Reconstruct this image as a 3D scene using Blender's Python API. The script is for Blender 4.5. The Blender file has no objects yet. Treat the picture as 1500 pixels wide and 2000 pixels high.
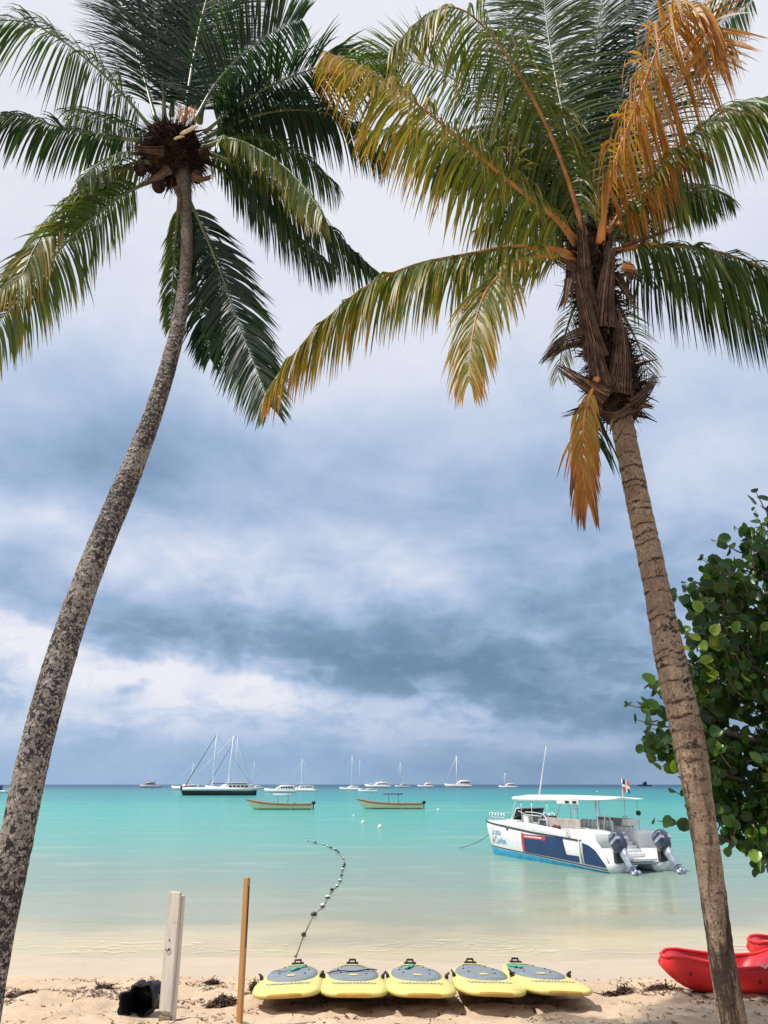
import bpy, math, random
from mathutils import Vector, Matrix, noise
V = Vector
R = math.radians
SC = bpy.context.scene
COL = SC.collection
random.seed(7)
rnd = random.random
uni = random.uniform

# ------------------------------------------------------------------ camera
F = 1510.0                      # focal length in pixels of the 1500 x 2000 frame
PITCH = R(19.4)
CAM = V((0, 0, 3.0))
cd = bpy.data.cameras.new('camera')
cam = bpy.data.objects.new('camera', cd)
COL.objects.link(cam)
cam.location = CAM
cam.rotation_euler = (R(90) + PITCH, 0, 0)
cd.sensor_fit = 'VERTICAL'
cd.sensor_height = 24
cd.lens = 24 * F / 2000
cd.clip_start = 0.1
cd.clip_end = 30000
SC.camera = cam
SC.view_settings.view_transform = 'Standard'
SC.view_settings.look = 'None'
SC.view_settings.exposure = 0
SC.view_settings.gamma = 1

# ------------------------------------------------------------------ node helper
class E:
    """a float socket that builds math nodes"""
    def __init__(s, t, sock): s.t = t; s.s = sock
    def op(s, o, b=None, c=None, clamp=False):
        n = s.t.nodes.new('ShaderNodeMath'); n.operation = o; n.use_clamp = clamp
        for i, v in enumerate((s, b, c)):
            if v is None: continue
            if isinstance(v, E): s.t.links.new(v.s, n.inputs[i])
            else: n.inputs[i].default_value = v
        return E(s.t, n.outputs[0])
    def __add__(s, b): return s.op('ADD', b)
    def __radd__(s, b): return s.op('ADD', b)
    def __sub__(s, b): return s.op('SUBTRACT', b)
    def __mul__(s, b): return s.op('MULTIPLY', b)
    def __rmul__(s, b): return s.op('MULTIPLY', b)
    def __truediv__(s, b): return s.op('DIVIDE', b)
    def clamp(s): return s.op('ADD', 0.0, clamp=True)
    def smooth(s, a, b):
        n = s.t.nodes.new('ShaderNodeMapRange'); n.interpolation_type = 'SMOOTHSTEP'
        s.t.links.new(s.s, n.inputs[0]); n.inputs[1].default_value = a; n.inputs[2].default_value = b
        return E(s.t, n.outputs[0])

def ramp(t, fac, stops, interp='LINEAR'):
    n = t.nodes.new('ShaderNodeValToRGB'); n.color_ramp.interpolation = interp
    el = n.color_ramp.elements
    while len(el) < len(stops): el.new(0.5)
    for e, (p, c) in zip(el, stops):
        e.position = p
        e.color = (c, c, c, 1) if isinstance(c, (int, float)) else (*c, 1)
    t.links.new(fac.s if isinstance(fac, E) else fac, n.inputs[0])
    return n.outputs[0]

def s2l(*c):
    return tuple((v/255/12.92 if v <= 10 else ((v/255+0.055)/1.055)**2.4) for v in c)

def combine(t, x, y, z):
    n = t.nodes.new('ShaderNodeCombineXYZ')
    for i, v in enumerate((x, y, z)):
        if isinstance(v, E): t.links.new(v.s, n.inputs[i])
        else: n.inputs[i].default_value = v
    return n.outputs[0]

def noise_tex(t, vec, scale, detail=4, rough=0.5, dist=0.0, color=False):
    n = t.nodes.new('ShaderNodeTexNoise')
    n.inputs['Scale'].default_value = scale; n.inputs['Detail'].default_value = detail
    n.inputs['Roughness'].default_value = rough; n.inputs['Distortion'].default_value = dist
    if vec is not None: t.links.new(vec, n.inputs['Vector'])
    return n.outputs['Color'] if color else E(t, n.outputs['Fac'])

def mixc(t, fac, a, b, mode='MIX'):
    n = t.nodes.new('ShaderNodeMix'); n.data_type = 'RGBA'; n.blend_type = mode
    for i, v in ((0, fac), (6, a), (7, b)):
        if isinstance(v, E): t.links.new(v.s, n.inputs[i])
        elif isinstance(v, bpy.types.NodeSocket): t.links.new(v, n.inputs[i])
        elif isinstance(v, tuple): n.inputs[i].default_value = (*v, 1)
        else: n.inputs[i].default_value = v
    return n.outputs[2]

# ------------------------------------------------------------------ sky
SUN_EL, SUN_H = R(61), V((-0.985, -0.17, 0)).normalized()
SUN_DIR = V((SUN_H.x*math.cos(SUN_EL), SUN_H.y*math.cos(SUN_EL), math.sin(SUN_EL)))
world = bpy.data.worlds.new('World'); SC.world = world
world.use_nodes = True
wt = world.node_tree
wt.nodes.clear()
wo = wt.nodes.new('ShaderNodeOutputWorld'); bg = wt.nodes.new('ShaderNodeBackground')
wt.links.new(bg.outputs[0], wo.inputs[0])
bg.inputs[1].default_value = 0.1
nish = wt.nodes.new('ShaderNodeTexSky'); nish.sky_type = 'NISHITA'
nish.sun_disc = False; nish.sun_elevation = SUN_EL
nish.sun_rotation = math.atan2(SUN_DIR.x, SUN_DIR.y)
tc = wt.nodes.new('ShaderNodeTexCoord')
sep = wt.nodes.new('ShaderNodeSeparateXYZ'); wt.links.new(tc.outputs['Generated'], sep.inputs[0])
dx, dy, dz = (E(wt, sep.outputs[i]) for i in range(3))
RAD = 180/math.pi
w1 = noise_tex(wt, tc.outputs['Generated'], 3.2, 5, 0.6, 0.3, True)
w1s = wt.nodes.new('ShaderNodeSeparateColor'); wt.links.new(w1, w1s.inputs[0])
wa, wb = (E(wt, w1s.outputs[0]) - 0.5), (E(wt, w1s.outputs[1]) - 0.5)
az0 = dx.op('ARCTAN2', dy) * RAD
el0 = dz.op('ARCSINE') * RAD
fade = el0.smooth(-1, 9)
az = az0 + wa * 16.0
el = el0 + wb * fade * 9.0
def azel(px, py):
    x = (px-750)/F; v = (1000-py)/F
    d = V((x, math.cos(PITCH) - v*math.sin(PITCH), math.sin(PITCH) + v*math.cos(PITCH))).normalized()
    return math.degrees(math.atan2(d.x, d.y)), math.degrees(math.asin(d.z))
base = E(wt, ramp(wt, (el / 90.0), [(0.0, 0.46), (0.03, 0.48), (0.07, 0.48), (0.12, 0.48), (0.20, 0.58), (0.27, 0.68),
                                     (0.36, 0.84), (0.48, 0.95), (0.62, 1.03), (1.0, 0.85)], 'EASE'))
def blob(px, py, sx, sy, amp, rot=0.0, p=2.0):
    """soft cloud mass: centre and half-sizes given as seen from the beach, turned into azimuth/elevation degrees"""
    a0, e0 = azel(px, py)
    kx = (azel(px+20, py)[0] - azel(px-20, py)[0])/40; ky = (azel(px, py-20)[1] - azel(px, py+20)[1])/40
    c, s = math.cos(rot), math.sin(rot)
    a = (az - a0) * (1/kx); e = (el - e0) * (1/ky)
    u = (a * c + e * s) * (1/sx); w = (e * c - a * s) * (1/sy)
    r = (u*u + w*w) * -1.0
    return r.op('EXPONENT') * amp
val = base
LOWF = el0.smooth(2, 16) * 0.7 + 0.3
for b in [(300, 880, 330, 110, -0.36, 0.1), (760, 900, 160, 60, -0.14, 0.3), (60, 690, 200, 60, -0.08, 0),
          (340, 1100, 300, 60, 0.26, -0.05), (760, 1120, 140, 55, 0.20, -0.3), (30, 1010, 170, 50, 0.12, 0),
          (640, 1240, 560, 55, -0.15, -0.10), (1050, 1330, 420, 75, -0.25, -0.12), (1260, 1180, 260, 90, -0.10, 0),
          (160, 1350, 360, 110, 0.26, -0.08), (460, 1330, 260, 38, 0.24, -0.16), (100, 1200, 100, 25, -0.1, 0),
          (310, 1318, 52, 16, -0.45, 0.12), (590, 1350, 50, 14, -0.18, -0.3), (230, 1400, 90, 16, 0.10, 0.0),
          (760, 1420, 260, 26, 0.12, 0.0), (1100, 1450, 200, 22, 0.10, 0.03), (900, 1490, 500, 26, -0.12, 0),
          (250, 1480, 300, 30, -0.02, 0), (1330, 900, 260, 110, 0.10, 0), (650, 760, 220, 60, 0.07, 0.2),
          (980, 960, 260, 60, -0.10, 0.2), (1420, 1130, 160, 60, -0.03, 0), (1080, 1120, 200, 130, -0.12, 0.2)]:
    val = val + blob(*b)
# sharp lower edge of the dark cloud bank
a1, e1 = azel(60, 1225); a2, e2 = azel(760, 1360)
nx, ny = -(e2-e1), (a2-a1); ln = math.hypot(nx, ny); nx /= ln; ny /= ln
dist = (az0 + wa*5.0 - a1) * nx + (el0 + wb*fade*6.0 - e1) * ny
edge = (dist*-1.0).smooth(-0.25, 0.45) * (az0.smooth(azel(820, 1300)[0], azel(480, 1300)[0]))
edge2 = dist.smooth(-5.5, 0.0) * edge
val = val + edge2 * 0.24
bank = dist.smooth(-0.4, 0.6) * (dist*-1.0).smooth(-5.0, -0.8)
val = val + bank * -0.09
# cloud texture
zz = dz.op('MAXIMUM', 0.0) + 0.16
cu = combine(wt, dx / zz, dy / zz, 0.0)
n1 = noise_tex(wt, cu, 1.25, 10, 0.60, 0.5)
n2 = noise_tex(wt, combine(wt, az0 * 0.035, el0 * 0.13, 0.0), 2.3, 8, 0.6, 0.5)
n3 = noise_tex(wt, combine(wt, az0 * 0.070, el0 * 0.105, 3.0), 2.6, 7, 0.54, 0.35)
val = val + (n1 - 0.5) * 0.62 * LOWF + (n2 - 0.5) * 0.18 * (el0*-1.0).smooth(-40, -12) + (n3 - 0.5) * 0.80 * (el0*-1.0).smooth(-30, -10)
n5 = noise_tex(wt, cu, 4.5, 8, 0.62, 0.7)
n6 = noise_tex(wt, combine(wt, az0 * 0.11, el0 * 0.24, 7.0), 2.2, 7, 0.58, 0.3)
val = val + (n5 - 0.5) * 0.13 + (n6.smooth(0.42, 0.60) - 0.5) * 0.20 * (el0*-1.0).smooth(-16, -5) * el0.smooth(0.5, 3.5)
cloud = ramp(wt, val, [(0.0, s2l(108, 139, 170)), (0.22, s2l(130, 157, 189)), (0.40, s2l(155, 180, 212)),
                       (0.56, s2l(180, 199, 227)), (0.74, s2l(209, 219, 239)), (0.95, s2l(238, 240, 248))])
hz = (el0*-1.0).smooth(-7, 0) * 0.72
hazec = mixc(wt, az0.smooth(-14, 16), s2l(150, 183, 222), s2l(118, 148, 184))
hazec2 = mixc(wt, n2.smooth(0.3, 0.7), hazec, s2l(172, 193, 218))
cl2 = mixc(wt, hz, cloud, mixc(wt, 0.35, hazec, hazec2))
mul = wt.nodes.new('ShaderNodeVectorMath'); mul.operation = 'SCALE'; mul.inputs[3].default_value = 10.0
wt.links.new(cl2, mul.inputs[0])
wt.links.new(mixc(wt, 0.95, nish.outputs[0], mul.outputs[0]), bg.inputs[0])

# ------------------------------------------------------------------ sun
sl = bpy.data.lights.new('sun', 'SUN'); sl.energy = 4.8; sl.angle = R(0.55); sl.color = (1.0, 0.94, 0.84)
so = bpy.data.objects.new('sun', sl); COL.objects.link(so); so.location = (0, 0, 60)
so.rotation_euler = SUN_DIR.to_track_quat('Z', 'Y').to_euler()

# ------------------------------------------------------------------ projection and ground helpers
CP, SP = math.cos(PITCH), math.sin(PITCH)
def ray(px, py):
    x = (px-750)/F; v = (1000-py)/F
    return V((x, CP - v*SP, SP + v*CP))
def P(px, py, D):
    """the point seen at (px, py), D metres out along the beach-to-sea axis"""
    r = ray(px, py)
    return CAM + r * (D/r.y)
def lerp(a, b, t): return a + (b-a)*t
PROF = [(-200, 3.0), (-20, 1.7), (0, 1.35), (7, 0.95), (9, 0.64), (10.5, 0.50), (12.5, 0.40), (13.4, 0.33), (16, 0.0), (20, -0.35), (40, -1.5),
        (200, -4), (7000, -30)]
def prof(y):
    for (a, za), (b, zb) in zip(PROF, PROF[1:]):
        if y <= b: return lerp(za, zb, max(0, (y-a)/(b-a)))
    return -30
def gz(x, y, rough=True):
    shift = 0.25*math.sin(x*0.35+1)+0.12*math.sin(x*0.9)
    z = prof(y + shift)
    if rough and y < 19.0 and y > 2 and abs(x) < 16:
        k = min(1, max(0, (12.7 + shift*-1 - y)/0.5))
        z += 0.03*noise.noise(V((x*0.7, y*0.7, 0)))*min(1, max(.25, (15-y)/2)) + (.018*noise.noise(V((x*0.45, y*0.3, 11))) if y > 14 else 0)
        if k > 0:
            z += k*(0.052*noise.noise(V((x*2.6, y*2.6, 3))) + 0.034*noise.noise(V((x*6.5, y*6.5, 7))) + 0.008*noise.noise(V((x*17, y*17, 1))))
            z += 0.012*k
    return z
def G(px, py):
    r = ray(px, py); t = 5.0
    for _ in range(60):
        p = CAM + r*t
        t += (p.z - gz(p.x, p.y, False)) / (-r.z) * 0.7
    return CAM + r*t
def W(px, py, z=0.0):
    """point on the water seen at pixel"""
    r = ray(px, py)
    return CAM + r*((z-CAM.z)/r.z)

# ------------------------------------------------------------------ mesh builder
class MB:
    def __init__(s): s.v = []; s.f = []; s.m = []; s.h = []; s.cm = 0; s.sm = []; s.smooth = True
    def vert(s, p, h=0.0): s.v.append(tuple(p)); s.h.append(h); return len(s.v)-1
    def face(s, *i): s.f.append(i); s.m.append(s.cm); s.sm.append(s.smooth)
    def box(s, c, d, rot=None):
        c = V(c); o = len(s.v); sm = s.smooth; s.smooth = False
        for z in (-1, 1):
            for x, y in ((-1, -1), (1, -1), (1, 1), (-1, 1)):
                q = V((x*d[0]/2, y*d[1]/2, z*d[2]/2))
                if rot is not None: q = rot @ q
                s.vert(c+q)
        for f in ((0, 3, 2, 1), (4, 5, 6, 7), (0, 1, 5, 4), (1, 2, 6, 5), (2, 3, 7, 6), (3, 0, 4, 7)): s.face(*[o+i for i in f])
        s.smooth = sm
    def tube(s, pts, rad, n=8, caps=True, squash=1.0, hue=None, disp=None):
        pts = [V(p) for p in pts]
        if not hasattr(rad, '__len__'): rad = [rad]*len(pts)
        t0 = (pts[1]-pts[0]).normalized()
        a = t0.cross(V((0, 0, 1)))
        if a.length < 1e-3: a = t0.cross(V((1, 0, 0)))
        a.normalize(); rings = []
        for i, p in enumerate(pts):
            t = (pts[min(i+1, len(pts)-1)] - pts[max(i-1, 0)]).normalized()
            a = (a - t*a.dot(t)).normalized(); b = t.cross(a)
            ring = []
            for k in range(n):
                an = 2*math.pi*k/n
                r = rad[i]*(disp(i, k) if disp else 1)
                ring.append(s.vert(p + a*(math.cos(an)*r) + b*(math.sin(an)*r*squash), hue[i] if hue else 0.0))
            rings.append(ring)
        for r0, r1 in zip(rings, rings[1:]):
            for k in range(n): s.face(r0[k], r0[(k+1) % n], r1[(k+1) % n], r1[k])
        if caps:
            s.face(*rings[0][::-1]); s.face(*rings[-1])
    def loft(s, secs, closed=True, caps=True):
        """secs: lists of equally many points"""
        rings = [[s.vert(p) for p in sec] for sec in secs]
        n = len(secs[0])
        for r0, r1 in zip(rings, rings[1:]):
            for k in range(n if closed else n-1): s.face(r0[k], r0[(k+1) % n], r1[(k+1) % n], r1[k])
        if caps: s.face(*rings[0][::-1]); s.face(*rings[-1])
        return rings
    def ball(s, c, r, n=10, m=7, scale=(1, 1, 1), rot=None):
        c = V(c); rings = []
        def q(x, y, z):
            p = V((x*r*scale[0], y*r*scale[1], z*r*scale[2]))
            if rot is not None: p = rot @ p
            return s.vert(c+p)
        top = q(0, 0, 1); bot = q(0, 0, -1)
        for i in range(1, m):
            a = math.pi*i/m
            rings.append([q(math.sin(a)*math.cos(2*math.pi*k/n), math.sin(a)*math.sin(2*math.pi*k/n), math.cos(a)) for k in range(n)])
        for k in range(n):
            s.face(top, rings[0][k], rings[0][(k+1) % n]); s.face(bot, rings[-1][(k+1) % n], rings[-1][k])
        for r0, r1 in zip(rings, rings[1:]):
            for k in range(n): s.face(r0[k], r1[k], r1[(k+1) % n], r0[(k+1) % n])
    def build(s, name, mats, parent=None, bevel=0.0):
        if not isinstance(mats, (list, tuple)): mats = [mats]
        me = bpy.data.meshes.new(name); me.from_pydata(s.v, [], s.f)
        for m in mats: me.materials.append(m)
        me.polygons.foreach_set('material_index', s.m); me.polygons.foreach_set('use_smooth', s.sm)
        if any(s.h):
            at = me.attributes.new('hue', 'FLOAT', 'POINT'); at.data.foreach_set('value', s.h)
        me.update()
        o = bpy.data.objects.new(name, me); COL.objects.link(o)
        if parent is not None: o.parent = parent
        if bevel:
            b = o.modifiers.new('bevel', 'BEVEL'); b.width = bevel; b.segments = 2; b.limit_method = 'ANGLE'; b.angle_limit = R(40)
        return o

def empty(name, loc=(0, 0, 0), rz=0.0):
    o = bpy.data.objects.new(name, None); COL.objects.link(o); o.location = loc; o.rotation_euler = (0, 0, rz)
    o.empty_display_size = 0.3
    return o
def tag(o, label=None, cat=None, group=None, kind=None):
    if label: o['label'] = label
    if cat: o['category'] = cat
    if group: o['group'] = group
    if kind: o['kind'] = kind
    return o
def copy_tree(o, parent=None):
    c = o.copy(); COL.objects.link(c)
    if parent is not None: c.parent = parent
    for ch in [q for q in COL.objects if q.parent == o]: copy_tree(ch, c)
    return c
def catmull(pts, n):
    pts = [V(p) for p in pts]
    P_ = [pts[0]*2-pts[1]] + pts + [pts[-1]*2-pts[-2]]
    out = []
    for i in range(len(pts)-1):
        p0, p1, p2, p3 = P_[i:i+4]
        for k in range(12):
            t = k/12
            out.append(0.5*((2*p1) + (p2-p0)*t + (2*p0-5*p1+4*p2-p3)*t*t + (3*p1-p0-3*p2+p3)*t**3))
    out.append(pts[-1])
    L = [0]
    for a, b in zip(out, out[1:]): L.append(L[-1] + (b-a).length)
    res = []; j = 0
    for i in range(n):
        s = L[-1]*i/(n-1)
        while j < len(L)-2 and L[j+1] < s: j += 1
        u = (s-L[j])/max(1e-9, L[j+1]-L[j])
        res.append(out[j].lerp(out[j+1], min(1, u)))
    return res, L[-1]
def interp(tab, t):
    for (a, va), (b, vb) in zip(tab, tab[1:]):
        if t <= b: return lerp(va, vb, (t-a)/(b-a) if b > a else 0)
    return tab[-1][1]

# ------------------------------------------------------------------ materials
def mat(name, color=(0.5, 0.5, 0.5), rough=0.6, metal=0.0, var=0.12, nscale=6.0, bump=0.0, bscale=30.0, spec=0.5, dirt=None):
    m = bpy.data.materials.new(name); m.use_nodes = True; t = m.node_tree
    b = t.nodes['Principled BSDF']
    tcn = t.nodes.new('ShaderNodeTexCoord')
    oi = t.nodes.new('ShaderNodeObjectInfo'); va = t.nodes.new('ShaderNodeVectorMath'); va.operation = 'ADD'
    t.links.new(tcn.outputs['Object'], va.inputs[0]); t.links.new((E(t, oi.outputs['Random'])*40.0).s, va.inputs[1])
    n = noise_tex(t, va.outputs[0], nscale, 5, 0.6)
    lo = tuple(c*(1-var) for c in color); hi = tuple(min(1, c*(1+var)) for c in color)
    c = mixc(t, n.smooth(0.3, 0.7), lo, hi)
    if dirt:
        n2 = noise_tex(t, va.outputs[0], nscale*3, 6, 0.7)
        c = mixc(t, n2.smooth(0.55, 0.75) * dirt[1], c, dirt[0])
    t.links.new(c, b.inputs['Base Color'])
    b.inputs['Roughness'].default_value = rough; b.inputs['Metallic'].default_value = metal
    b.inputs['Specular IOR Level'].default_value = spec
    if bump:
        bn = t.nodes.new('ShaderNodeBump'); bn.inputs['Distance'].default_value = 0.02; bn.inputs['Strength'].default_value = bump
        t.links.new(noise_tex(t, tcn.outputs['Object'], bscale, 5, 0.6).s, bn.inputs['Height'])
        t.links.new(bn.outputs[0], b.inputs['Normal'])
    return m

def leaf_mat(name, stops, rough=0.45, trans=0.35, spec=0.35, gain=1.6):
    m = bpy.data.materials.new(name); m.use_nodes = True; t = m.node_tree
    b = t.nodes['Principled BSDF']; out = t.nodes['Material Output']
    at = t.nodes.new('ShaderNodeAttribute'); at.attribute_name = 'hue'
    ge = t.nodes.new('ShaderNodeNewGeometry')
    n = noise_tex(t, ge.outputs['Position'], 9.0, 3, 0.6)
    c = ramp(t, E(t, at.outputs['Fac']) + (n - 0.5)*0.16, stops)
    t.links.new(c, b.inputs['Base Color'])
    b.inputs['Roughness'].default_value = rough; b.inputs['Specular IOR Level'].default_value = spec
    tr = t.nodes.new('ShaderNodeBsdfTranslucent')
    t.links.new(mixc(t, 1.0, c, (gain, gain*1.05, gain*0.5), 'MULTIPLY'), tr.inputs[0])
    mx = t.nodes.new('ShaderNodeMixShader'); mx.inputs[0].default_value = trans
    t.links.new(b.outputs[0], mx.inputs[1]); t.links.new(tr.outputs[0], mx.inputs[2])
    t.links.new(mx.outputs[0], out.inputs[0])
    return m

M = {}
M['frond'] = leaf_mat('palm_leaflets', [(0.0, (0.009, 0.026, 0.017)), (0.25, (0.028, 0.068, 0.018)), (0.42, (0.085, 0.125, 0.02)),
                                         (0.56, (0.21, 0.20, 0.035)), (0.68, (0.42, 0.27, 0.05)), (0.82, (0.40, 0.17, 0.03)), (1.0, (0.13, 0.05, 0.025))])
M['midrib'] = mat('palm_midrib_green', (0.13, 0.16, 0.06), 0.45, var=0.3, nscale=3)
M['midrib_orange'] = mat('palm_midrib_orange', (0.42, 0.17, 0.045), 0.5, var=0.35, nscale=4)
M['fibre'] = mat('palm_fibre', (0.035, 0.022, 0.016), 0.9, var=0.6, nscale=14, bump=0.8, bscale=60, spec=0.1)
M['fibre_red'] = mat('palm_fibre_reddish', (0.050, 0.029, 0.021), 0.9, var=0.6, nscale=9, spec=0.1)
M['fibre_pale'] = mat('palm_fibre_pale', (0.28, 0.19, 0.10), 0.8, var=0.3, nscale=9)
M['stub'] = mat('palm_leaf_stub', (0.080, 0.052, 0.036), 0.7, var=0.5, nscale=7, bump=0.6, bscale=40, spec=0.2)
M['stub_pale'] = mat('pale_stub_fibre', (0.20, 0.12, 0.07), 0.8, var=0.4, nscale=12, spec=0.1)
M['grape'] = leaf_mat('sea_grape_leaves', [(0.0, (0.014, 0.040, 0.010)), (0.22, (0.035, 0.095, 0.016)), (0.5, (0.10, 0.20, 0.025)),
                                            (0.7, (0.30, 0.40, 0.05)), (0.85, (0.45, 0.38, 0.05)), (1.0, (0.22, 0.09, 0.03))], rough=0.33, trans=0.30, spec=0.4)
M['bark'] = mat('sea_grape_bark', (0.13, 0.10, 0.075), 0.85, var=0.4, nscale=8, bump=0.8, bscale=25)
M['white'] = mat('white_gelcoat', (0.78, 0.78, 0.77), 0.28, var=0.05, nscale=2, dirt=((0.52, 0.47, 0.40), 0.35))
M['offwhite'] = mat('offwhite_gelcoat', (0.66, 0.65, 0.62), 0.4, var=0.08, nscale=3)
M['grey'] = mat('light_grey_plastic', (0.42, 0.43, 0.46), 0.5, var=0.1)
M['navy'] = mat('navy_paint', (0.012, 0.035, 0.12), 0.35, var=0.15, nscale=2)
M['antifoul'] = mat('blue_antifouling', (0.035, 0.36, 0.60), 0.6, var=0.25, nscale=5)
M['black'] = mat('black_rubber', (0.018, 0.018, 0.02), 0.5, var=0.3)
M['red'] = mat('red_paint', (0.62, 0.03, 0.035), 0.4)
M['steel'] = mat('polished_tube', (0.72, 0.72, 0.72), 0.25, metal=0.6, var=0.05)
M['glass'] = mat('dark_glass', (0.03, 0.035, 0.04), 0.08, var=0.2)
M['cowl'] = mat('outboard_cowl', (0.035, 0.045, 0.08), 0.2, var=0.3, spec=0.8)
M['silver'] = mat('outboard_silver', (0.42, 0.45, 0.55), 0.3, metal=0.35, var=0.2)
M['ltblue'] = mat('light_blue_vinyl', (0.25, 0.42, 0.66), 0.4)
M['cushion'] = mat('faded_cushion', (0.42, 0.36, 0.33), 0.8, var=0.2)
M['wood_rail'] = mat('varnished_gunwale', (0.30, 0.12, 0.05), 0.45, var=0.3)
M['cream'] = mat('cream_hull_paint', (0.78, 0.64, 0.42), 0.45, var=0.08)
M['mast'] = mat('white_mast', (0.72, 0.72, 0.74), 0.4, var=0.05)
M['sailcover'] = mat('dark_sail_cover', (0.035, 0.05, 0.10), 0.7)
M['rope'] = mat('rope', (0.09, 0.085, 0.06), 0.9)
M['float_dark'] = mat('dark_float', (0.035, 0.045, 0.04), 0.4, var=0.4)
M['float_white'] = mat('pale_float', (0.62, 0.66, 0.62), 0.4, var=0.1)
# ------------------------------------------------------------------ sand (one sheet to the horizon)
def axis_steps(spans):
    out = [spans[0][0]]
    for a, b, st in spans:
        n = max(1, round((b-a)/st)); out += [a + (b-a)*(i+1)/n for i in range(n)]
    return out
xs = axis_steps([(-7000, -300, 1700), (-300, -30, 45), (-30, -6.5, 1.2), (-6.5, 8, 0.06), (8, 30, 1.2), (30, 300, 45), (300, 7000, 1700)])
ys = axis_steps([(-300, -30, 45), (-30, 4, 3), (4, 9.2, 0.4), (9.2, 14.2, 0.05), (14.2, 20, 0.3), (20, 80, 6), (80, 300, 40), (300, 7000, 950)])
mb = MB()
for y in ys:
    for x in xs: mb.v.append((x, y, gz(x, y))); mb.h.append(0)
nx_ = len(xs)
for j in range(len(ys)-1):
    for i in range(nx_-1):
        a = j*nx_+i; mb.face(a, a+1, a+1+nx_, a+nx_)
m = bpy.data.materials.new('beach_sand'); m.use_nodes = True; t = m.node_tree; b = t.nodes['Principled BSDF']
ge = t.nodes.new('ShaderNodeNewGeometry'); sx = t.nodes.new('ShaderNodeSeparateXYZ'); t.links.new(ge.outputs['Position'], sx.inputs[0])
gx, gy, gzn = (E(t, sx.outputs[i]) for i in range(3))
nA = noise_tex(t, ge.outputs['Position'], 1.3, 5, 0.6)
nB = noise_tex(t, ge.outputs['Position'], 26, 4, 0.7)
nC = noise_tex(t, ge.outputs['Position'], 110, 3, 0.6)
nD = noise_tex(t, ge.outputs['Position'], 7.5, 6, 0.65)
dry = mixc(t, nA.smooth(0.3, 0.7), (0.50, 0.38, 0.265), (0.60, 0.47, 0.34))
dry = mixc(t, nB.smooth(0.53, 0.66) * 0.6, dry, (0.40, 0.24, 0.14))
dry = mixc(t, nC.smooth(0.56, 0.68) * 0.65, dry, (0.22, 0.12, 0.08))
dry = mixc(t, (nD.smooth(0.60, 0.70)) * 0.5, dry, (0.36, 0.21, 0.13))
dry = mixc(t, nC.op('MULTIPLY', -1.0).smooth(-0.40, -0.30) * 0.5, dry, (0.80, 0.68, 0.52))
wetc = mixc(t, nA.smooth(0.3, 0.7), (0.46, 0.375, 0.285), (0.50, 0.41, 0.31))
shift = (gx*0.35 + 1.0).op('SINE') * 0.25 + (gx*0.9).op('SINE') * 0.12
line = gy + shift + (nD - 0.5) * 0.25
wet = line.smooth(12.5, 12.75)
t.links.new(mixc(t, wet, dry, wetc), b.inputs['Base Color'])
t.links.new((wet * -0.42 + 0.95).s, b.inputs['Roughness'])
b.inputs['Specular IOR Level'].default_value = 0.25
bn = t.nodes.new('ShaderNodeBump'); bn.inputs['Distance'].default_value = 0.02
t.links.new((wet * -0.75 + 0.8).s, bn.inputs['Strength'])
t.links.new((nB*0.6 + nC*0.5 + nD*0.7).s, bn.inputs['Height']); t.links.new(bn.outputs[0], b.inputs['Normal'])
M['sand'] = m
tag(mb.build('sand', m), 'pale sandy beach sloping down into the sea', kind='structure')

# ------------------------------------------------------------------ water
m = bpy.data.materials.new('sea_water'); m.use_nodes = True; t = m.node_tree; t.nodes.clear()
out = t.nodes.new('ShaderNodeOutputMaterial')
ge = t.nodes.new('ShaderNodeNewGeometry'); sx = t.nodes.new('ShaderNodeSeparateXYZ'); t.links.new(ge.outputs['Position'], sx.inputs[0])
gx, gy, _ = (E(t, sx.outputs[i]) for i in range(3))
lg = gy.op('MAXIMUM', 2.0).op('LOGARITHM', 10.0)
pv = combine(t, (gx / gy) * 1.6, lg * 7.0, 0.0)
wn = noise_tex(t, pv, 2.0, 6, 0.62, 0.4)
wn2 = noise_tex(t, combine(t, (gx / gy) * 3.0, lg * 26.0, 5.0), 2.0, 5, 0.6, 0.3)
u = lg + (wn - 0.5) * 0.20 * (lg*-1.0).smooth(-1.75, -1.2) + (wn - 0.5) * 0.05 + (wn2 - 0.5) * 0.045
def wy(y): return (math.log10(y) - 1.15) / 2.6
col = ramp(t, (u - 1.15) / 2.6, [
    (wy(15.2), (0.44, 0.36, 0.265)), (wy(16.6), (0.49, 0.42, 0.27)), (wy(18.2), (0.40, 0.35, 0.235)), (wy(20.5), (0.29, 0.29, 0.205)),
    (wy(26), (0.215, 0.275, 0.22)), (wy(36), (0.175, 0.285, 0.24)), (wy(44), (0.12, 0.315, 0.265)), (wy(75), (0.075, 0.325, 0.28)),
    (wy(125), (0.055, 0.31, 0.27)), (wy(165), (0.032, 0.25, 0.245)), (wy(350), (0.025, 0.195, 0.21)), (wy(560), (0.017, 0.15, 0.18)), (wy(800), (0.010, 0.065, 0.115)), (wy(2500), (0.008, 0.045, 0.09))])
streak = wn2.smooth(0.52, 0.68) * (lg.smooth(1.22, 1.38)) * (lg*-1.0).smooth(-2.6, -2.0)
col = mixc(t, streak * 0.20, col, (0.42, 0.46, 0.34))
patch = wn.smooth(0.55, 0.75) * lg.smooth(1.45, 1.6) * (lg*-1.0).smooth(-2.4, -1.9)
col = mixc(t, patch * 0.35, col, (0.06, 0.37, 0.33))
dif = t.nodes.new('ShaderNodeBsdfDiffuse'); t.links.new(col, dif.inputs[0])
gl = t.nodes.new('ShaderNodeBsdfGlossy'); gl.inputs['Color'].default_value = (0.95, 1, 1, 1)
gl.inputs['Roughness'].default_value = 0.10
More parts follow.
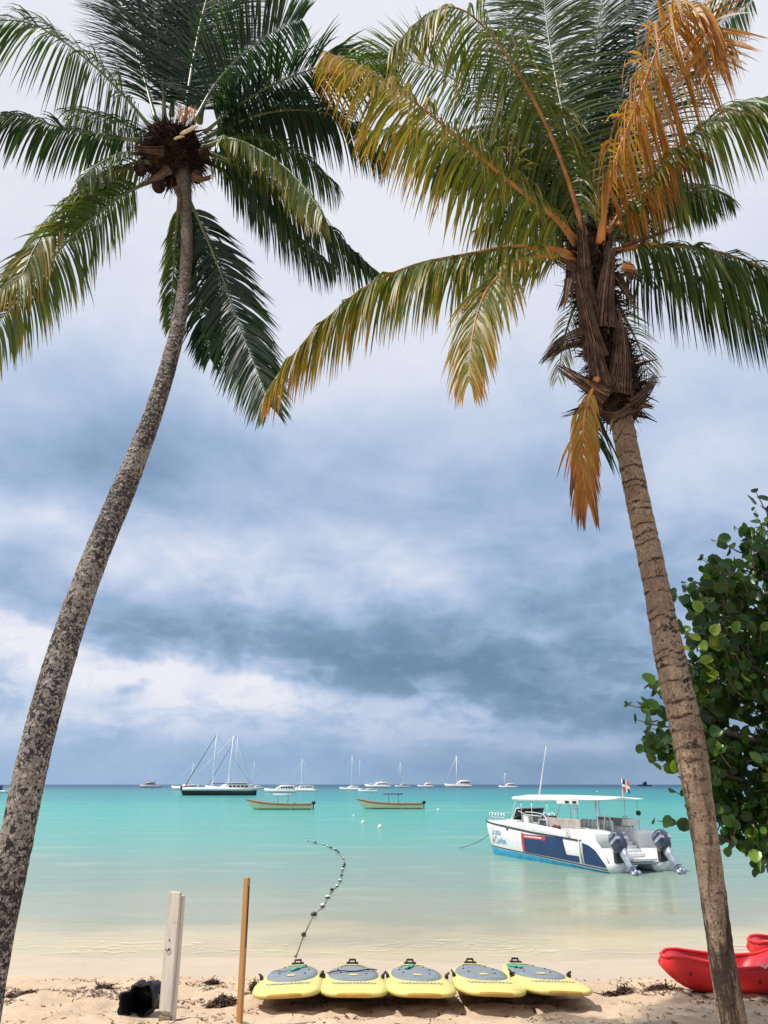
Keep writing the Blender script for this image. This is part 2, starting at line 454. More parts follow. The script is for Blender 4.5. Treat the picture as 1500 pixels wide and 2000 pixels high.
# small waves: long crests lying across the view, finer near the beach
wv = noise_tex(t, combine(t, gx*0.9, gy*2.6, 0.0), 1.0, 5, 0.6, 0.3)
wv2 = noise_tex(t, combine(t, gx*0.16, gy*0.5, 9.0), 1.0, 4, 0.6, 0.3)
wv3 = noise_tex(t, combine(t, gx*3.5, gy*9.0, 2.0), 1.0, 3, 0.5, 0.2)
hgt = wv*0.028 + wv2*0.08 + wv3*0.012
bn = t.nodes.new('ShaderNodeBump'); bn.inputs['Distance'].default_value = 1.0
t.links.new((lg.smooth(1.22, 1.5)*0.97 + 0.03).s, bn.inputs['Strength'])
t.links.new(hgt.s, bn.inputs['Height']); t.links.new(bn.outputs[0], gl.inputs['Normal'])
bn2 = t.nodes.new('ShaderNodeBump'); bn2.inputs['Distance'].default_value = 1.0
t.links.new((lg.smooth(1.25, 1.5)*0.35).s, bn2.inputs['Strength'])
t.links.new(hgt.s, bn2.inputs['Height']); t.links.new(bn2.outputs[0], dif.inputs['Normal'])
fr = t.nodes.new('ShaderNodeFresnel'); fr.inputs['IOR'].default_value = 1.33; t.links.new(bn.outputs[0], fr.inputs['Normal'])
frc = E(t, fr.outputs[0]) * 0.7
frc = frc.op('MINIMUM', 0.36)
mx = t.nodes.new('ShaderNodeMixShader'); t.links.new(frc.s, mx.inputs[0]); t.links.new(dif.outputs[0], mx.inputs[1]); t.links.new(gl.outputs[0], mx.inputs[2])
t.links.new(mx.outputs[0], out.inputs[0])
M['water'] = m
mb = MB()
wxs = axis_steps([(-9000, -400, 2150), (-400, -40, 60), (-40, 40, 0.8), (40, 400, 60), (400, 9000, 2150)])
wys = axis_steps([(14.6, 24, 0.12), (24, 60, 0.6), (60, 200, 7), (200, 9000, 880)])
for y in wys:
    for x in wxs:
        z = 0.0
        if y < 60 and abs(x) < 41:
            k = min(1, (60-y)/20)
            # low swash ridges running along the beach
            k *= min(1, max(0, (y-18)/6)); z = k*0.012*math.sin(y*2.2 + 1.5*noise.noise(V((x*0.25, y*0.2, 0)))*2.5) + k*0.02*noise.noise(V((x*0.35, y*1.2, 5)))
        mb.v.append((x, y, z)); mb.h.append(0)
n_ = len(wxs)
for j in range(len(wys)-1):
    for i in range(n_-1):
        a = j*n_+i; mb.face(a, a+1, a+1+n_, a+n_)
tag(mb.build('sea_water', m), 'turquoise sea, sandy brown in the shallows', kind='structure')
# foam lace along the swash edge
m = bpy.data.materials.new('sea_foam'); m.use_nodes = True; t = m.node_tree; b = t.nodes['Principled BSDF']
ge = t.nodes.new('ShaderNodeNewGeometry'); sx = t.nodes.new('ShaderNodeSeparateXYZ'); t.links.new(ge.outputs['Position'], sx.inputs[0])
gx, gy, _ = (E(t, sx.outputs[i]) for i in range(3))
fn = noise_tex(t, combine(t, gx*1.1, gy*3.2, 0.0), 2.0, 8, 0.72, 0.8)
fm = noise_tex(t, combine(t, gx*0.3, gy*0.8, 0.0), 1.0, 2, 0.5)
b.inputs['Base Color'].default_value = (0.66, 0.60, 0.45, 1); b.inputs['Roughness'].default_value = 0.7
al = fn.smooth(0.50, 0.64) * fm.smooth(0.35, 0.6) * gy.smooth(15.9, 16.6) * (gy*-1.0).smooth(-19.0, -17.2) * 0.6
t.links.new(al.s, b.inputs['Alpha'])
mb = MB(); mb.v = [(-40, 15.6, 0.02), (40, 15.6, 0.02), (40, 19.2, 0.012), (-40, 19.2, 0.012)]; mb.h = [0]*4; mb.face(0, 1, 2, 3)
tag(mb.build('sea_foam', m), 'pale foam on the low waves along the shore', kind='stuff')
# ------------------------------------------------------------------ palms
def trunk_mat(name, cols, kind):
    m = bpy.data.materials.new(name); m.use_nodes = True; t = m.node_tree; b = t.nodes['Principled BSDF']
    ge = t.nodes.new('ShaderNodeNewGeometry'); sx = t.nodes.new('ShaderNodeSeparateXYZ'); t.links.new(ge.outputs['Position'], sx.inputs[0])
    at = t.nodes.new('ShaderNodeAttribute'); at.attribute_name = 'hue'; ln = E(t, at.outputs['Fac'])
    gx, gy, gz_ = (E(t, sx.outputs[i]) for i in range(3))
    pos = ge.outputs['Position']
    n1 = noise_tex(t, pos, 10.0 if kind == 'lichen' else 7.0, 7, 0.75); n2 = noise_tex(t, pos, 32.0, 5, 0.7); n3 = noise_tex(t, pos, 1.6, 3, 0.5)
    vo = t.nodes.new('ShaderNodeTexVoronoi'); vo.inputs['Scale'].default_value = 30; vo.inputs['Randomness'].default_value = 1
    wpv = t.nodes.new('ShaderNodeVectorMath'); wpv.operation = 'MULTIPLY_ADD'; t.links.new(noise_tex(t, pos, 8, 4, 0.6, 0, True), wpv.inputs[0])
    wpv.inputs[1].default_value = (0.25, 0.25, 0.25); t.links.new(pos, wpv.inputs[2]); t.links.new(wpv.outputs[0], vo.inputs['Vector'])
    vd = E(t, vo.outputs['Distance'])
    if kind == 'lichen':
        c = mixc(t, n1.smooth(0.35, 0.65), cols[0], cols[1])
        c = mixc(t, n3.smooth(0.42, 0.62)*0.6, c, cols[3])
        c = mixc(t, (n2*0.6 + n1*0.4 + vd*0.25 + (n3-0.5)*0.25).smooth(0.615, 0.655), c, cols[2])
        grow = (ln*-1.0).smooth(-0.62, -0.28)
        n5 = noise_tex(t, pos, 38.0, 3, 0.6)
        c = mixc(t, (n5 + (n1-0.5)*0.5).smooth(0.545, 0.60)*grow*0.85, c, (0.035, 0.032, 0.035))
        c = mixc(t, noise_tex(t, pos, 30.0, 3, 0.6).smooth(0.58, 0.66)*0.6, c, (0.60, 0.56, 0.50))
        c = mixc(t, ln.smooth(0.72, 0.86)*.8, c, (0.13, 0.10, 0.075))  # shade below the crown, put into the colour of the upper trunk
    else:
        c = mixc(t, n1.smooth(0.35, 0.65), cols[0], cols[1])
        c = mixc(t, n3.smooth(0.40, 0.65)*0.55, c, cols[3])
        c = mixc(t, (n2*0.55 + n1*0.45).smooth(0.525, 0.58)*0.88, c, cols[2])
        c = mixc(t, noise_tex(t, pos, 40.0, 3, 0.6).smooth(0.58, 0.68)*0.5, c, (0.50, 0.40, 0.29))
        n6 = noise_tex(t, combine(t, gx*6.5, gy*6.5, gz_*1.0), 1.0, 8, 0.75, 0.4)
        low = (ln*-1.0).smooth(-0.55, -0.2)
        c = mixc(t, n6.smooth(0.47, 0.55)*low*0.88, c, cols[2])
        c = mixc(t, noise_tex(t, combine(t, gx*4, gy*4, gz_*0.8), 1.0, 4, 0.6).smooth(0.5, 0.6)*low*0.5, c, (0.34, 0.27, 0.19))
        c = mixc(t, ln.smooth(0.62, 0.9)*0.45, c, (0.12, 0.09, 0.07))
    # dark leaf-scar rings that follow the mesh rings
    at2 = t.nodes.new('ShaderNodeAttribute'); at2.attribute_name = 'ring'
    rg = (E(t, at2.outputs['Fac']) + (n1 - 0.5)*2.2).smooth(0.40, 0.80)
    c = mixc(t, rg*(0.40 if kind == 'lichen' else 0.85)*(ln.smooth(0.22, 0.45)*0.88+0.12), c, cols[2])
    t.links.new(c, b.inputs['Base Color']); b.inputs['Roughness'].default_value = 0.9; b.inputs['Specular IOR Level'].default_value = 0.15
    bn = t.nodes.new('ShaderNodeBump'); bn.inputs['Distance'].default_value = 0.015; bn.inputs['Strength'].default_value = 0.9
    n7 = noise_tex(t, combine(t, gx*30, gy*30, gz_*6), 1.0, 4, 0.6)
    t.links.new((n2*0.8 + n1*0.6 + n7*0.6).s, bn.inputs['Height']); t.links.new(bn.outputs[0], b.inputs['Normal'])
    return m
M['trunk_l'] = trunk_mat('mottled_palm_bark', [(0.22, 0.19, 0.165), (0.38, 0.34, 0.295), (0.042, 0.037, 0.037), (0.17, 0.135, 0.11)], 'lichen')
M['trunk_r'] = trunk_mat('ringed_palm_bark', [(0.20, 0.145, 0.10), (0.40, 0.30, 0.215), (0.026, 0.019, 0.018), (0.16, 0.12, 0.09)], 'ring')

def palm_trunk(root, spec, mname, ringgap, seed, amp):
    """spec: (px, py, D, width in px)"""
    pts = [P(a, b, D) for a, b, D, w in spec]
    rads = []
    for (a, b, D, w), p in zip(spec, pts):
        r = ray(a, b); depth = (D / r.y)      # view-axis depth
        rads.append(w*(.84 if mname == 'trunk_l' else .80)/2/F*depth)
    n = 420
    path, L = catmull(pts, n)
    cum = [0]
    for a, b in zip(pts, pts[1:]): cum.append(cum[-1] + (b-a).length)
    tab = [(c/cum[-1], r) for c, r in zip(cum, rads)]
    rr = random.Random(seed)
    # ring scars
    pos = []; s = rr.uniform(0, .05)
    while s < L: pos.append(s); s += ringgap*rr.uniform(0.4, 1.7)
    ringv = []; rad = []
    for i in range(n):
        s = L*i/(n-1)
        prev = max([q for q in pos if q <= s], default=0); nxt = min([q for q in pos if q > s], default=L)
        f = (s-prev)/max(1e-4, nxt-prev)
        ringv.append(max(0, 1 - min(f*.8, 1-f)*(nxt-prev)/rr.uniform(.020, .030)))
        rad.append(interp(tab, i/(n-1)) * (1 + amp*(0.5-f)*(.25+.75*min(1, max(0, (i/n-.22)*5)))))
    seg = 28
    def disp(i, k):
        p = path[i]; a = 2*math.pi*k/seg
        return 1 + 0.03*noise.noise(V((a*2, p.z*26, seed))) + 0.05*noise.noise(V((math.cos(a)*1.5+seed, math.sin(a)*1.5, p.z*1.4))) + 0.035*noise.noise(V((math.cos(a)*5, math.sin(a)*5+seed, p.z*9)))
    import bisect
    ringmesh = []
    for i in range(n):
        for k in range(seg):
            a = 2*math.pi*k/seg
            s = L*i/(n-1) + .045*noise.noise(V((math.cos(a)*1.1, math.sin(a)*1.1, i*L/n*1.7+seed))) + .012*noise.noise(V((math.cos(a)*4, math.sin(a)*4, i*L/n*6)))
            j = bisect.bisect(pos, s); pv = pos[j-1] if j > 0 else s-.1; nx2 = pos[j] if j < len(pos) else s+.1
            wd = .026*(1+.8*noise.noise(V((a, pv*9, 2))))
            ringmesh.append(max(0, 1-min(s-pv, nx2-s)/wd))
    mb = MB(); mb.tube(path, rad, seg, hue=[0.001+i/(n-1) for i in range(n)], disp=disp)
    o = mb.build('trunk', M[mname], root)
    at = o.data.attributes.new('ring', 'FLOAT', 'POINT'); at.data.foreach_set('value', ringmesh)
    return path, rad

def frond(root, pix, Ds, Lmax, droop=0.5, flat=0.3, hue=0.2, tip=0.2, along=0.0, w=0.030, pet=0.08, seed=0, gap=0.028, base=0.030,
          rib='midrib', fwd=(0.45, 1.5), sides=(1, -1), thin=1.0, label=None, lift=0.25, miss=0.03):
    rr = random.Random(seed*131+5)
    if not hasattr(Ds, '__len__'): Ds = [Ds, Ds]
    n0 = len(pix)
    pts = [P(a, b, interp([(i/(len(Ds)-1), d) for i, d in enumerate(Ds)], i0/(n0-1))) for i0, (a, b) in enumerate(pix)]
    NS = 48
    path, L = catmull(pts, NS)
    tang = [(path[min(i+1, NS-1)]-path[max(i-1, 0)]).normalized() for i in range(NS)]
    mb = MB()
    Z = V((0, 0, 1))
    n = int(L*(1-pet)/(gap*.84)); Lmax = Lmax*1.12
    for sd in sides:
        for k in range(n):
            if rr.random() < miss: continue
            t = pet + (1-pet)*(k+rr.uniform(0.1, 0.9))/n
            f = t*(NS-1); i = min(int(f), NS-2)
            p = path[i].lerp(path[i+1], f-i); T = tang[i].lerp(tang[i+1], f-i).normalized()
            H = T.cross(Z)
            H = H.normalized() if H.length > 1e-3 else V((1, 0, 0))
            I = T.cross((p-CAM).normalized()); I = I.normalized() if I.length > 1e-3 else H
            if H.dot(I) < 0: I = -I
            S = (H*(1-flat) + I*flat).normalized()
            N = S.cross(T).normalized()
            if N.z < 0: N = -N
            q = (t-pet)/(1-pet)
            fw = lerp(fwd[0], fwd[1], q**1.6) + rr.uniform(-.12, .12)
            d = (S*sd + T*fw + N*(lift + rr.uniform(-.12, .12))).normalized()
            cl_ = noise.noise(V((t*22, sd*3, seed)))
            g0 = min(.8, max(0, droop*(.50 + .35*cl_)))
            d = (d*(1-g0) - Z*g0 + T*.12*cl_).normalized()
            prof_ = interp([(0, .45), (.12, .8), (.35, 1), (.70, .95), (.90, .70), (1, .38)], q)
            LL = Lmax*prof_*rr.uniform(.82, 1.1)
            ww = w*rr.uniform(.75, 1.15)*(1 if q < .8 else .8)
            tw = rr.uniform(-.6, .6)
            Wd = (T - d*T.dot(d)).normalized()
            Wd = Matrix.Rotation(tw, 3, d) @ Wd
            hb = hue + along*q*q + rr.gauss(0, 0.05)
            dry = tip*rr.uniform(0.2, 1.5)
            dr = droop*rr.uniform(.7, 1.35)
            if rr.random() < 0.04: dr *= 1.9
            prev = None; c = p
            for s_ in range(6):
                u = s_/5
                hw = ww*0.5*interp([(0, .35), (.2, 1), (.6, .85), (1, .06)], u)
                h = hb + dry*u**2.2
                a = mb.vert(c - Wd*hw, max(0.001, h)); b_ = mb.vert(c + Wd*hw, max(0.001, h))
                if prev: mb.face(prev[0], prev[1], b_, a)
                prev = (a, b_)
                c = c + d*(LL/5)
                d = (d - Z*(dr*(0.62-0.42*u))).normalized()
                Wd = (Wd - d*Wd.dot(d)).normalized()
    o = mb.build('frond', M['frond'], root)
    if label: o['label'] = label
    mr = MB()
    rad = [base*interp([(0, 1.5), (.05, 1.1), (.2, .75), (.6, .4), (1, .08)], i/(NS-1)) for i in range(NS)]
    mr.tube(path, rad, 7, squash=0.75)
    mr.build('midrib', M[rib], o)
    return path

def stub(root, pix, Ds, w0, w1, th=.02, m=None, curl=.35):
    """the torn base of an old leaf: a sheaf of stiff fibres, wide and wrapped at its foot, split at its end"""
    pts = [P(a, b, d) for (a, b), d in zip(pix, Ds)]
    NN = 12; pa, L = catmull(pts, NN); mb = MB(); mb.smooth = False
    rr = random.Random(int(pix[0][0]*7+pix[0][1]))
    n = max(9, int(w0/.010))
    for j in range(n*2):
        c = (j % n + .5)/n*2-1; c += rr.uniform(-.08, .08)
        layer = j//n
        e = rr.uniform(.72, 1.0) if layer == 0 else rr.uniform(.5, .95)
        k1 = max(3, int(e*(NN-1))); spread = rr.uniform(-.02, .02)
        mb.cm = 0 if rr.random() < .68 else (1 if rr.random() < .6 else 2)
        prev = None; fw = w0/n*rr.uniform(.8, 1.35)
        for i in range(k1+1):
            p = pa[i]; t = (pa[min(i+1, NN-1)]-pa[max(i-1, 0)]).normalized(); vd = (p-CAM).normalized()
            s_ = t.cross(vd).normalized(); nn = s_.cross(t).normalized()
            if nn.dot(vd) > 0: nn = -nn
            u = i/(NN-1); w = lerp(w0, w1, u**.7)/2
            q = p + s_*(c*w + spread*u*u) + nn*((1-c*c)*w*curl - layer*.012 + .006*noise.noise(p*30+V((j, 0, 0))))
            hw = fw*.5*(1-.55*u)*(1 if i < k1 else .15)
            a = mb.vert(q-s_*hw); b_ = mb.vert(q+s_*hw)
            if prev: mb.face(prev[0], prev[1], b_, a)
            prev = (a, b_)
    mats = [M['stub'], M['fibre'], M['stub_pale']] if m is None else [M[m], M['stub'], M[m]]
    return mb.build('leaf_stub', mats, root)
# ---- left palm
palmL = tag(empty('palm_tree', (P(-40, 2050, 6.2).x, 6.2, gz(-3, 6.2))), 'tall coconut palm, mottled black and grey trunk curving up to a round brown fibre crown', 'palm tree', 'coconut palms on the beach')
palmL_loc = palmL.location.copy(); palmL.location = (0, 0, 0)
def foot(px, py, D, w, dpx):
    return (px+dpx, py, D, w)
pathL, radL = palm_trunk(palmL, [(-75, 2330, 6.25, 86), (-48, 2100, 6.25, 76), (-8, 1850, 6.25, 70), (30, 1650, 6.3, 74), (68, 1470, 6.4, 73), (120, 1280, 6.6, 66), (178, 1110, 6.8, 60), (240, 960, 7.1, 54),
                     (302, 800, 7.4, 42), (345, 650, 7.75, 34), (363, 520, 8.05, 27), (364, 430, 8.25, 26), (356, 330, 8.4, 34)], 'trunk_l', 0.055, 3, 0.02)
CL = 8.4
C0 = P(345, 300, CL)

# crown of fibre, old flower stalks and leaf bases
def fibre_ball(root, cpx, cpy, D, rx, rz, n, seed):
    rr = random.Random(seed); c = P(cpx, cpy, D)
    mb = MB(); mb.ball(c, 1, 22, 14, (rx*.80, rx*.75, rz*.82))
    for i, v in enumerate(mb.v):
        p = V(v); d = (p-c); k = 1 + 0.42*noise.noise(p*3.6) + 0.2*noise.noise(p*11)
        mb.v[i] = tuple(c + d*k)
    mb.smooth = False
    for i in range(n):
        th = rr.uniform(0, 2*math.pi); cz = rr.uniform(-1, 1); sz = math.sqrt(1-cz*cz)
        d = V((sz*math.cos(th), sz*math.sin(th), cz))
        q = c + V((d.x*rx*.72, d.y*rx*.7, d.z*rz*.72))
        g = V((d.x, d.y, d.z*0.7 + rr.uniform(-.5, .45))) + V((rr.uniform(-.7, .7), rr.uniform(-.7, .7), rr.uniform(-.3, .3)))
        g.normalize(); L = rr.uniform(.06, .22)*(1+1.2*max(0, noise.noise(d*2.5)*2)); w = rr.uniform(.004, .016)
        s = g.cross(V((rr.uniform(-1, 1), rr.uniform(-1, 1), rr.uniform(-1, 1)))).normalized()
        mb.cm = 0 if rr.random() < .62 else (1 if rr.random() < .93 else 2)
        prev = None
        for k in range(4):
            u = k/3; ww = w*(1-u*.85)
            a = mb.vert(q - s*ww); b_ = mb.vert(q + s*ww)
            if prev: mb.face(prev[0], prev[1], b_, a)
            prev = (a, b_); q = q + g*(L/3); g = (g - V((0, 0, .22))).normalized()
    return mb.build('fibre_crown', [M['fibre'], M['fibre_red'], M['fibre_pale']], root)
K = CL
fb = fibre_ball(palmL, 338, 302, CL, 0.43, 0.46, 3400, 4)
tuft = MB(); rr = random.Random(9); tuft.smooth = False
for i in range(70):   # orange tuft of dry leaf tips on top of the fibre
    q = P(rr.uniform(348, 384), rr.uniform(220, 245), CL-0.35); g = V((rr.uniform(-.35, .35), rr.uniform(-.3, .1), 1)).normalized()
    prev = None
    for k in range(3):
        ww = .006*(1-k*.4)
        a = tuft.vert(q + V((-ww, 0, 0))); b_ = tuft.vert(q + V((ww, 0, 0)))
        if prev: tuft.face(prev[0], prev[1], b_, a)
        prev = (a, b_); q = q + g*.07
tuft.build('dry_tuft', mat('dry_orange_fibre', (0.40, 0.17, 0.05), 0.8, var=0.4), fb)
sp = MB()
sp.tube(catmull([P(352, 262, CL-.42), P(366, 256, CL-.46), P(386, 246, CL-.44)], 8)[0], [.012, .022, .026, .024, .026, .022, .018, .008], 7)
sp.tube(catmull([P(340, 272, CL-.42), P(350, 268, CL-.45), P(360, 266, CL-.44)], 6)[0], [.01, .02, .016, .02, .014, .006], 6)
sp.build('flower_sheath', mat('pale_sheath', (0.62, 0.52, 0.34), 0.6), palmL)
for a, b_, r_ in ((275, 330, .085), (310, 362, .09), (385, 345, .08), (398, 300, .08)):
    nut = MB(); nut.ball(P(a, b_, CL-.22), r_, 12, 9, (1, 1, 1.25)); nut.build('coconut_husk', M['fibre'], palmL)

FL = dict(root=palmL)
K = CL
# back / upright fronds first
frond(palmL, [(322, 235), (315, 120), (300, 10), (285, -120)], [K, K+.5, K+1.2], .95, .20, .35, .06, .10, seed=1, fwd=(.7, 1.6), gap=.024, w=.034)
frond(palmL, [(360, 235), (375, 130), (395, 30), (425, -80)], [K, K+.6, K+1.3], .90, .20, .35, .05, .10, seed=2, fwd=(.7, 1.6), gap=.024, w=.034)
frond(palmL, [(335, 225), (345, 100), (352, -40), (350, -150)], [K+.2, K+1.2, K+2.2], .90, .15, .3, .02, .08, seed=3, fwd=(.8, 1.6))
frond(palmL, [(305, 235), (275, 130), (248, 40), (215, -50)], [K+.1, K+.8, K+1.5], .85, .35, .35, .06, .12, seed=4, fwd=(.7, 1.6))
frond(palmL, [(378, 240), (420, 165), (480, 100), (545, 55), (590, 38)], [K, K+.3, K+.7], .88, .28, .6, .06, .25, seed=5, gap=.022, fwd=(.5, 1.5), w=.034)
frond(palmL, [(390, 240), (415, 120), (450, 10), (480, -60)], [K+.2, K+1, K+1.8], .80, .3, .4, .04, .1, seed=6)
frond(palmL, [(400, 258), (460, 210), (535, 165), (620, 132), (700, 118), (765, 122)], [K, K+.2, K+.2], .95, .55, .35, .06, .25, along=.1, seed=7, gap=.024, w=.033)
frond(palmL, [(400, 272), (450, 235), (520, 205), (590, 200), (640, 215)], [K+.3, K+.9, K+1.3], .95, .7, .4, .02, .15, seed=8, gap=.024, w=.034)
# left side
frond(palmL, [(295, 250), (245, 190), (180, 125), (110, 72), (45, 42), (-20, 45), (-70, 75)], [K, K-.3, K-.8], .95, .75, .12, .24, .16, seed=9, w=.026, miss=.12)
frond(palmL, [(275, 275), (200, 265), (120, 250), (40, 226), (-30, 232), (-90, 270)], [K, K-.4, K-.9], .70, .85, .25, .16, .18, seed=10, gap=.024, w=.03)
frond(palmL, [(285, 330), (235, 330), (175, 358), (115, 415), (70, 480), (40, 540), (-5, 572)], [K, K-.6, K-1.3], .80, .75, .25, .44, .22, along=.12, seed=11, w=.026)
frond(palmL, [(300, 352), (245, 378), (175, 430), (110, 495), (55, 560), (5, 620), (-40, 690)], [K, K-.7, K-1.6], .76, .42, .75, .33, .2, along=.10, seed=12, fwd=(.35, 1.5), lift=-.05)
# below
frond(palmL, [(352, 385), (345, 440), (340, 510), (336, 570), (332, 640)], [K+.1, K+.3, K+.1], .42, .55, .85, .34, .3, seed=13, gap=.03, w=.025, fwd=(.9, 1.6))
frond(palmL, [(365, 380), (392, 440), (430, 530), (465, 630), (500, 720), (528, 795)], [K+.05, K-.2, K-.8], .74, .30, .85, .10, .16, seed=14, gap=.023, fwd=(.45, 1.5), lift=-.05, w=.034)
frond(palmL, [(360, 385), (375, 450), (392, 530), (402, 620), (410, 700)], [K+.3, K+.4, K+.2], .62, .4, .8, .03, .12, seed=15, gap=.024)
# right side
frond(palmL, [(410, 300), (480, 330), (560, 378), (630, 432), (690, 490), (742, 535)], [K, K-.1, K-.5], .84, .80, .3, .14, .25, seed=16, gap=.022, w=.032)
frond(palmL, [(405, 315), (460, 350), (530, 410), (590, 470), (650, 520)], [K+.3, K+.5, K+.5], .72, .8, .3, .06, .15, seed=17, gap=.024)
frond(palmL, [(400, 288), (450, 272), (510, 295), (560, 330), (605, 380), (630, 420)], [K-.1, K-.6, K-1.2], .72, .95, .25, .38, .2, along=.08, seed=18, w=.026)
frond(palmL, [(270, 300), (235, 300), (190, 322), (150, 355)], [K-.1, K-.5, K-1], .45, .9, .3, .3, .2, seed=19, w=.02)
frond(palmL, [(305, 320), (262, 318), (215, 345), (170, 395), (140, 450)], [K-.1, K-.2, K-.3], .60, .8, .4, .34, .2, seed=20, pet=.06, w=.024)
frond(palmL, [(385, 300), (440, 305), (500, 345), (545, 400), (575, 450)], [K+.1, K+.2, K+.3], .62, .8, .3, .28, .2, seed=21, pet=.06, w=.026)
frond(palmL, [(405, 268), (480, 232), (560, 215), (640, 222), (710, 255), (755, 310)], [K+.2, K+.5, K+.6], .85, .75, .3, .05, .2, seed=23, gap=.025)
frond(palmL, [(400, 280), (460, 268), (530, 275), (600, 310), (660, 365)], [K+.1, K+.2, K+.2], .70, .8, .3, .22, .25, seed=24, gap=.026, w=.026)
frond(palmL, [(300, 265), (250, 245), (190, 225), (130, 215)], [K+.2, K+.5, K+.7], .55, .8, .3, .16, .15, seed=22, pet=.06)

# ---- right palm
palmR = tag(empty('palm_tree', (0, 0, 0)), 'coconut palm with brown ringed trunk, shaggy crown shaft and one dead orange frond', 'palm tree', 'coconut palms on the beach')
pathR, radR = palm_trunk(palmR, [(1500, 2330, 7.0, 100), (1462, 2120, 7.0, 80), (1430, 1985, 7.0, 66), (1407, 1850, 7.0, 60), (1386, 1700, 7.0, 62), (1365, 1560, 7.0, 66), (1342, 1430, 7.02, 78),
                     (1312, 1300, 7.05, 74), (1282, 1150, 7.1, 62), (1255, 1020, 7.12, 58), (1230, 900, 7.15, 55), (1212, 810, 7.18, 56), (1190, 700, 7.2, 60), (1160, 520, 7.2, 64)], 'trunk_r', 0.115, 8, 0.06)
K = 7.2
# shaft wrapped in old leaf bases
mb = MB()
path, L = catmull([P(1215, 822, K), P(1205, 770, K), (P(1188, 690, K)), P(1168, 600, K), P(1158, 530, K), P(1150, 450, K+.05)], 60)
rt = [(0, .15), (.06, .23), (.14, .27), (.3, .24), (.45, .19), (.7, .21), (.88, .23), (1, .12)]
rs = [interp(rt, i/59)*.92 for i in range(60)]
mb.tube(path, rs, 30, disp=lambda i, k: 1 + .16*noise.noise(V((math.cos(k*.209)*2.2, math.sin(k*.209)*2.2, i*.13))) + .09*noise.noise(V((k*.9, i*.6, 4))))
mb.smooth = False
rr = random.Random(21)
for i in range(3000):   # loose net fibre
    j = rr.randrange(2, 57); th = rr.uniform(0, 2*math.pi); c = path[j]; r0 = rs[j]
    d = V((math.cos(th), math.sin(th), 0)); q = c + d*r0*.95
    g = (d*rr.uniform(.2, 1) + V((rr.uniform(-.4, .4), rr.uniform(-.4, .4), rr.uniform(-1.0, .7)))).normalized(); s = g.cross(d + V((0, 0, .3))).normalized()
    Lf = rr.uniform(.05, .30)*(.4+.6*rr.random()); w = rr.uniform(.004, .022); prev = None
    mb.cm = 0 if rr.random() < .7 else (1 if rr.random() < .8 else 2)
    for k in range(3):
        ww = w*(1-k*.4); a = mb.vert(q-s*ww); b_ = mb.vert(q+s*ww)
        if prev: mb.face(prev[0], prev[1], b_, a)
        prev = (a, b_); q = q+g*Lf/2; g = (g-V((0, 0, .3))).normalized()
mb.build('crown_shaft', [M['fibre'], M['fibre_red'], M['fibre_pale']], palmR)
for a in [([(1150, 655), (1105, 668), (1070, 695), (1045, 722)], [6.95, 6.8, 6.8, 6.75], .24, .05),
          ([(1185, 775), (1140, 748), (1105, 725), (1075, 706)], [6.9, 6.8, 6.75, 6.75], .22, .04),
          ([(1175, 800), (1130, 803), (1085, 816)], [6.9, 6.85, 6.8], .10, .04),
          ([(1235, 790), (1262, 765), (1287, 724)], [6.9, 6.85, 6.8], .15, .04),
          ([(1225, 800), (1255, 790), (1284, 798)], [6.95, 6.95, 6.9], .12, .03),
          ([(1205, 540), (1228, 575), (1252, 617)], [7.0, 6.9, 6.85], .12, .02),
          ([(1115, 510), (1108, 560), (1085, 620)], [6.95, 6.85, 6.8], .10, .03),
          ([(1115, 540), (1112, 580), (1118, 600)], [6.9, 6.82, 6.8], .10, .06),
          ([(1215, 480), (1270, 462), (1340, 434)], [7.0, 6.9, 6.8], .06, .015),
          ([(1178, 640), (1182, 580), (1190, 510), (1200, 440)], [6.92, 6.88, 6.88, 6.95], .26, .07),
          ([(1165, 700), (1150, 640), (1136, 570), (1120, 490)], [6.92, 6.87, 6.87, 6.9], .24, .06),
          ([(1205, 770), (1212, 715), (1212, 650), (1205, 590)], [6.92, 6.89, 6.89, 6.92], .30, .06),
          ([(1175, 760), (1168, 720), (1160, 680), (1158, 640)], [6.90, 6.87, 6.87, 6.9], .26, .07),
          ([(1150, 600), (1142, 540), (1138, 480), (1130, 400)], [6.92, 6.87, 6.85, 6.9], .20, .06),
          ([(1230, 800), (1200, 812), (1160, 800)], [6.88, 6.84, 6.88], .10, .05),
          ([(1240, 545), (1222, 520), (1200, 520)], [6.85, 6.9, 6.95], .12, .10),
          ([(1085, 505), (1110, 520), (1140, 540)], [6.85, 6.85, 6.9], .08, .12)]:
    stub(palmR, *a)
stub(palmR, [(1110, 545), (1105, 580), (1100, 615)], [6.84, 6.8, 6.8], .08, .03, m='fibre_pale')
stub(palmR, [(1215, 520), (1228, 522), (1245, 526)], [6.83, 6.82, 6.82], .12, .06, m='midrib_orange')
for a in [([(330, 330), (300, 350), (262, 368)], [K-.48, K-.5, K-.5], .11, .02), ([(375, 345), (400, 350), (425, 340)], [K-.45, K-.45, K-.45], .09, .02),
          ([(320, 295), (285, 292), (240, 282)], [K-.48, K-.5, K-.5], .10, .02), ([(345, 365), (352, 395), (345, 428)], [K-.42, K-.42, K-.36], .08, .02)]:
    stub(palmL, *a)
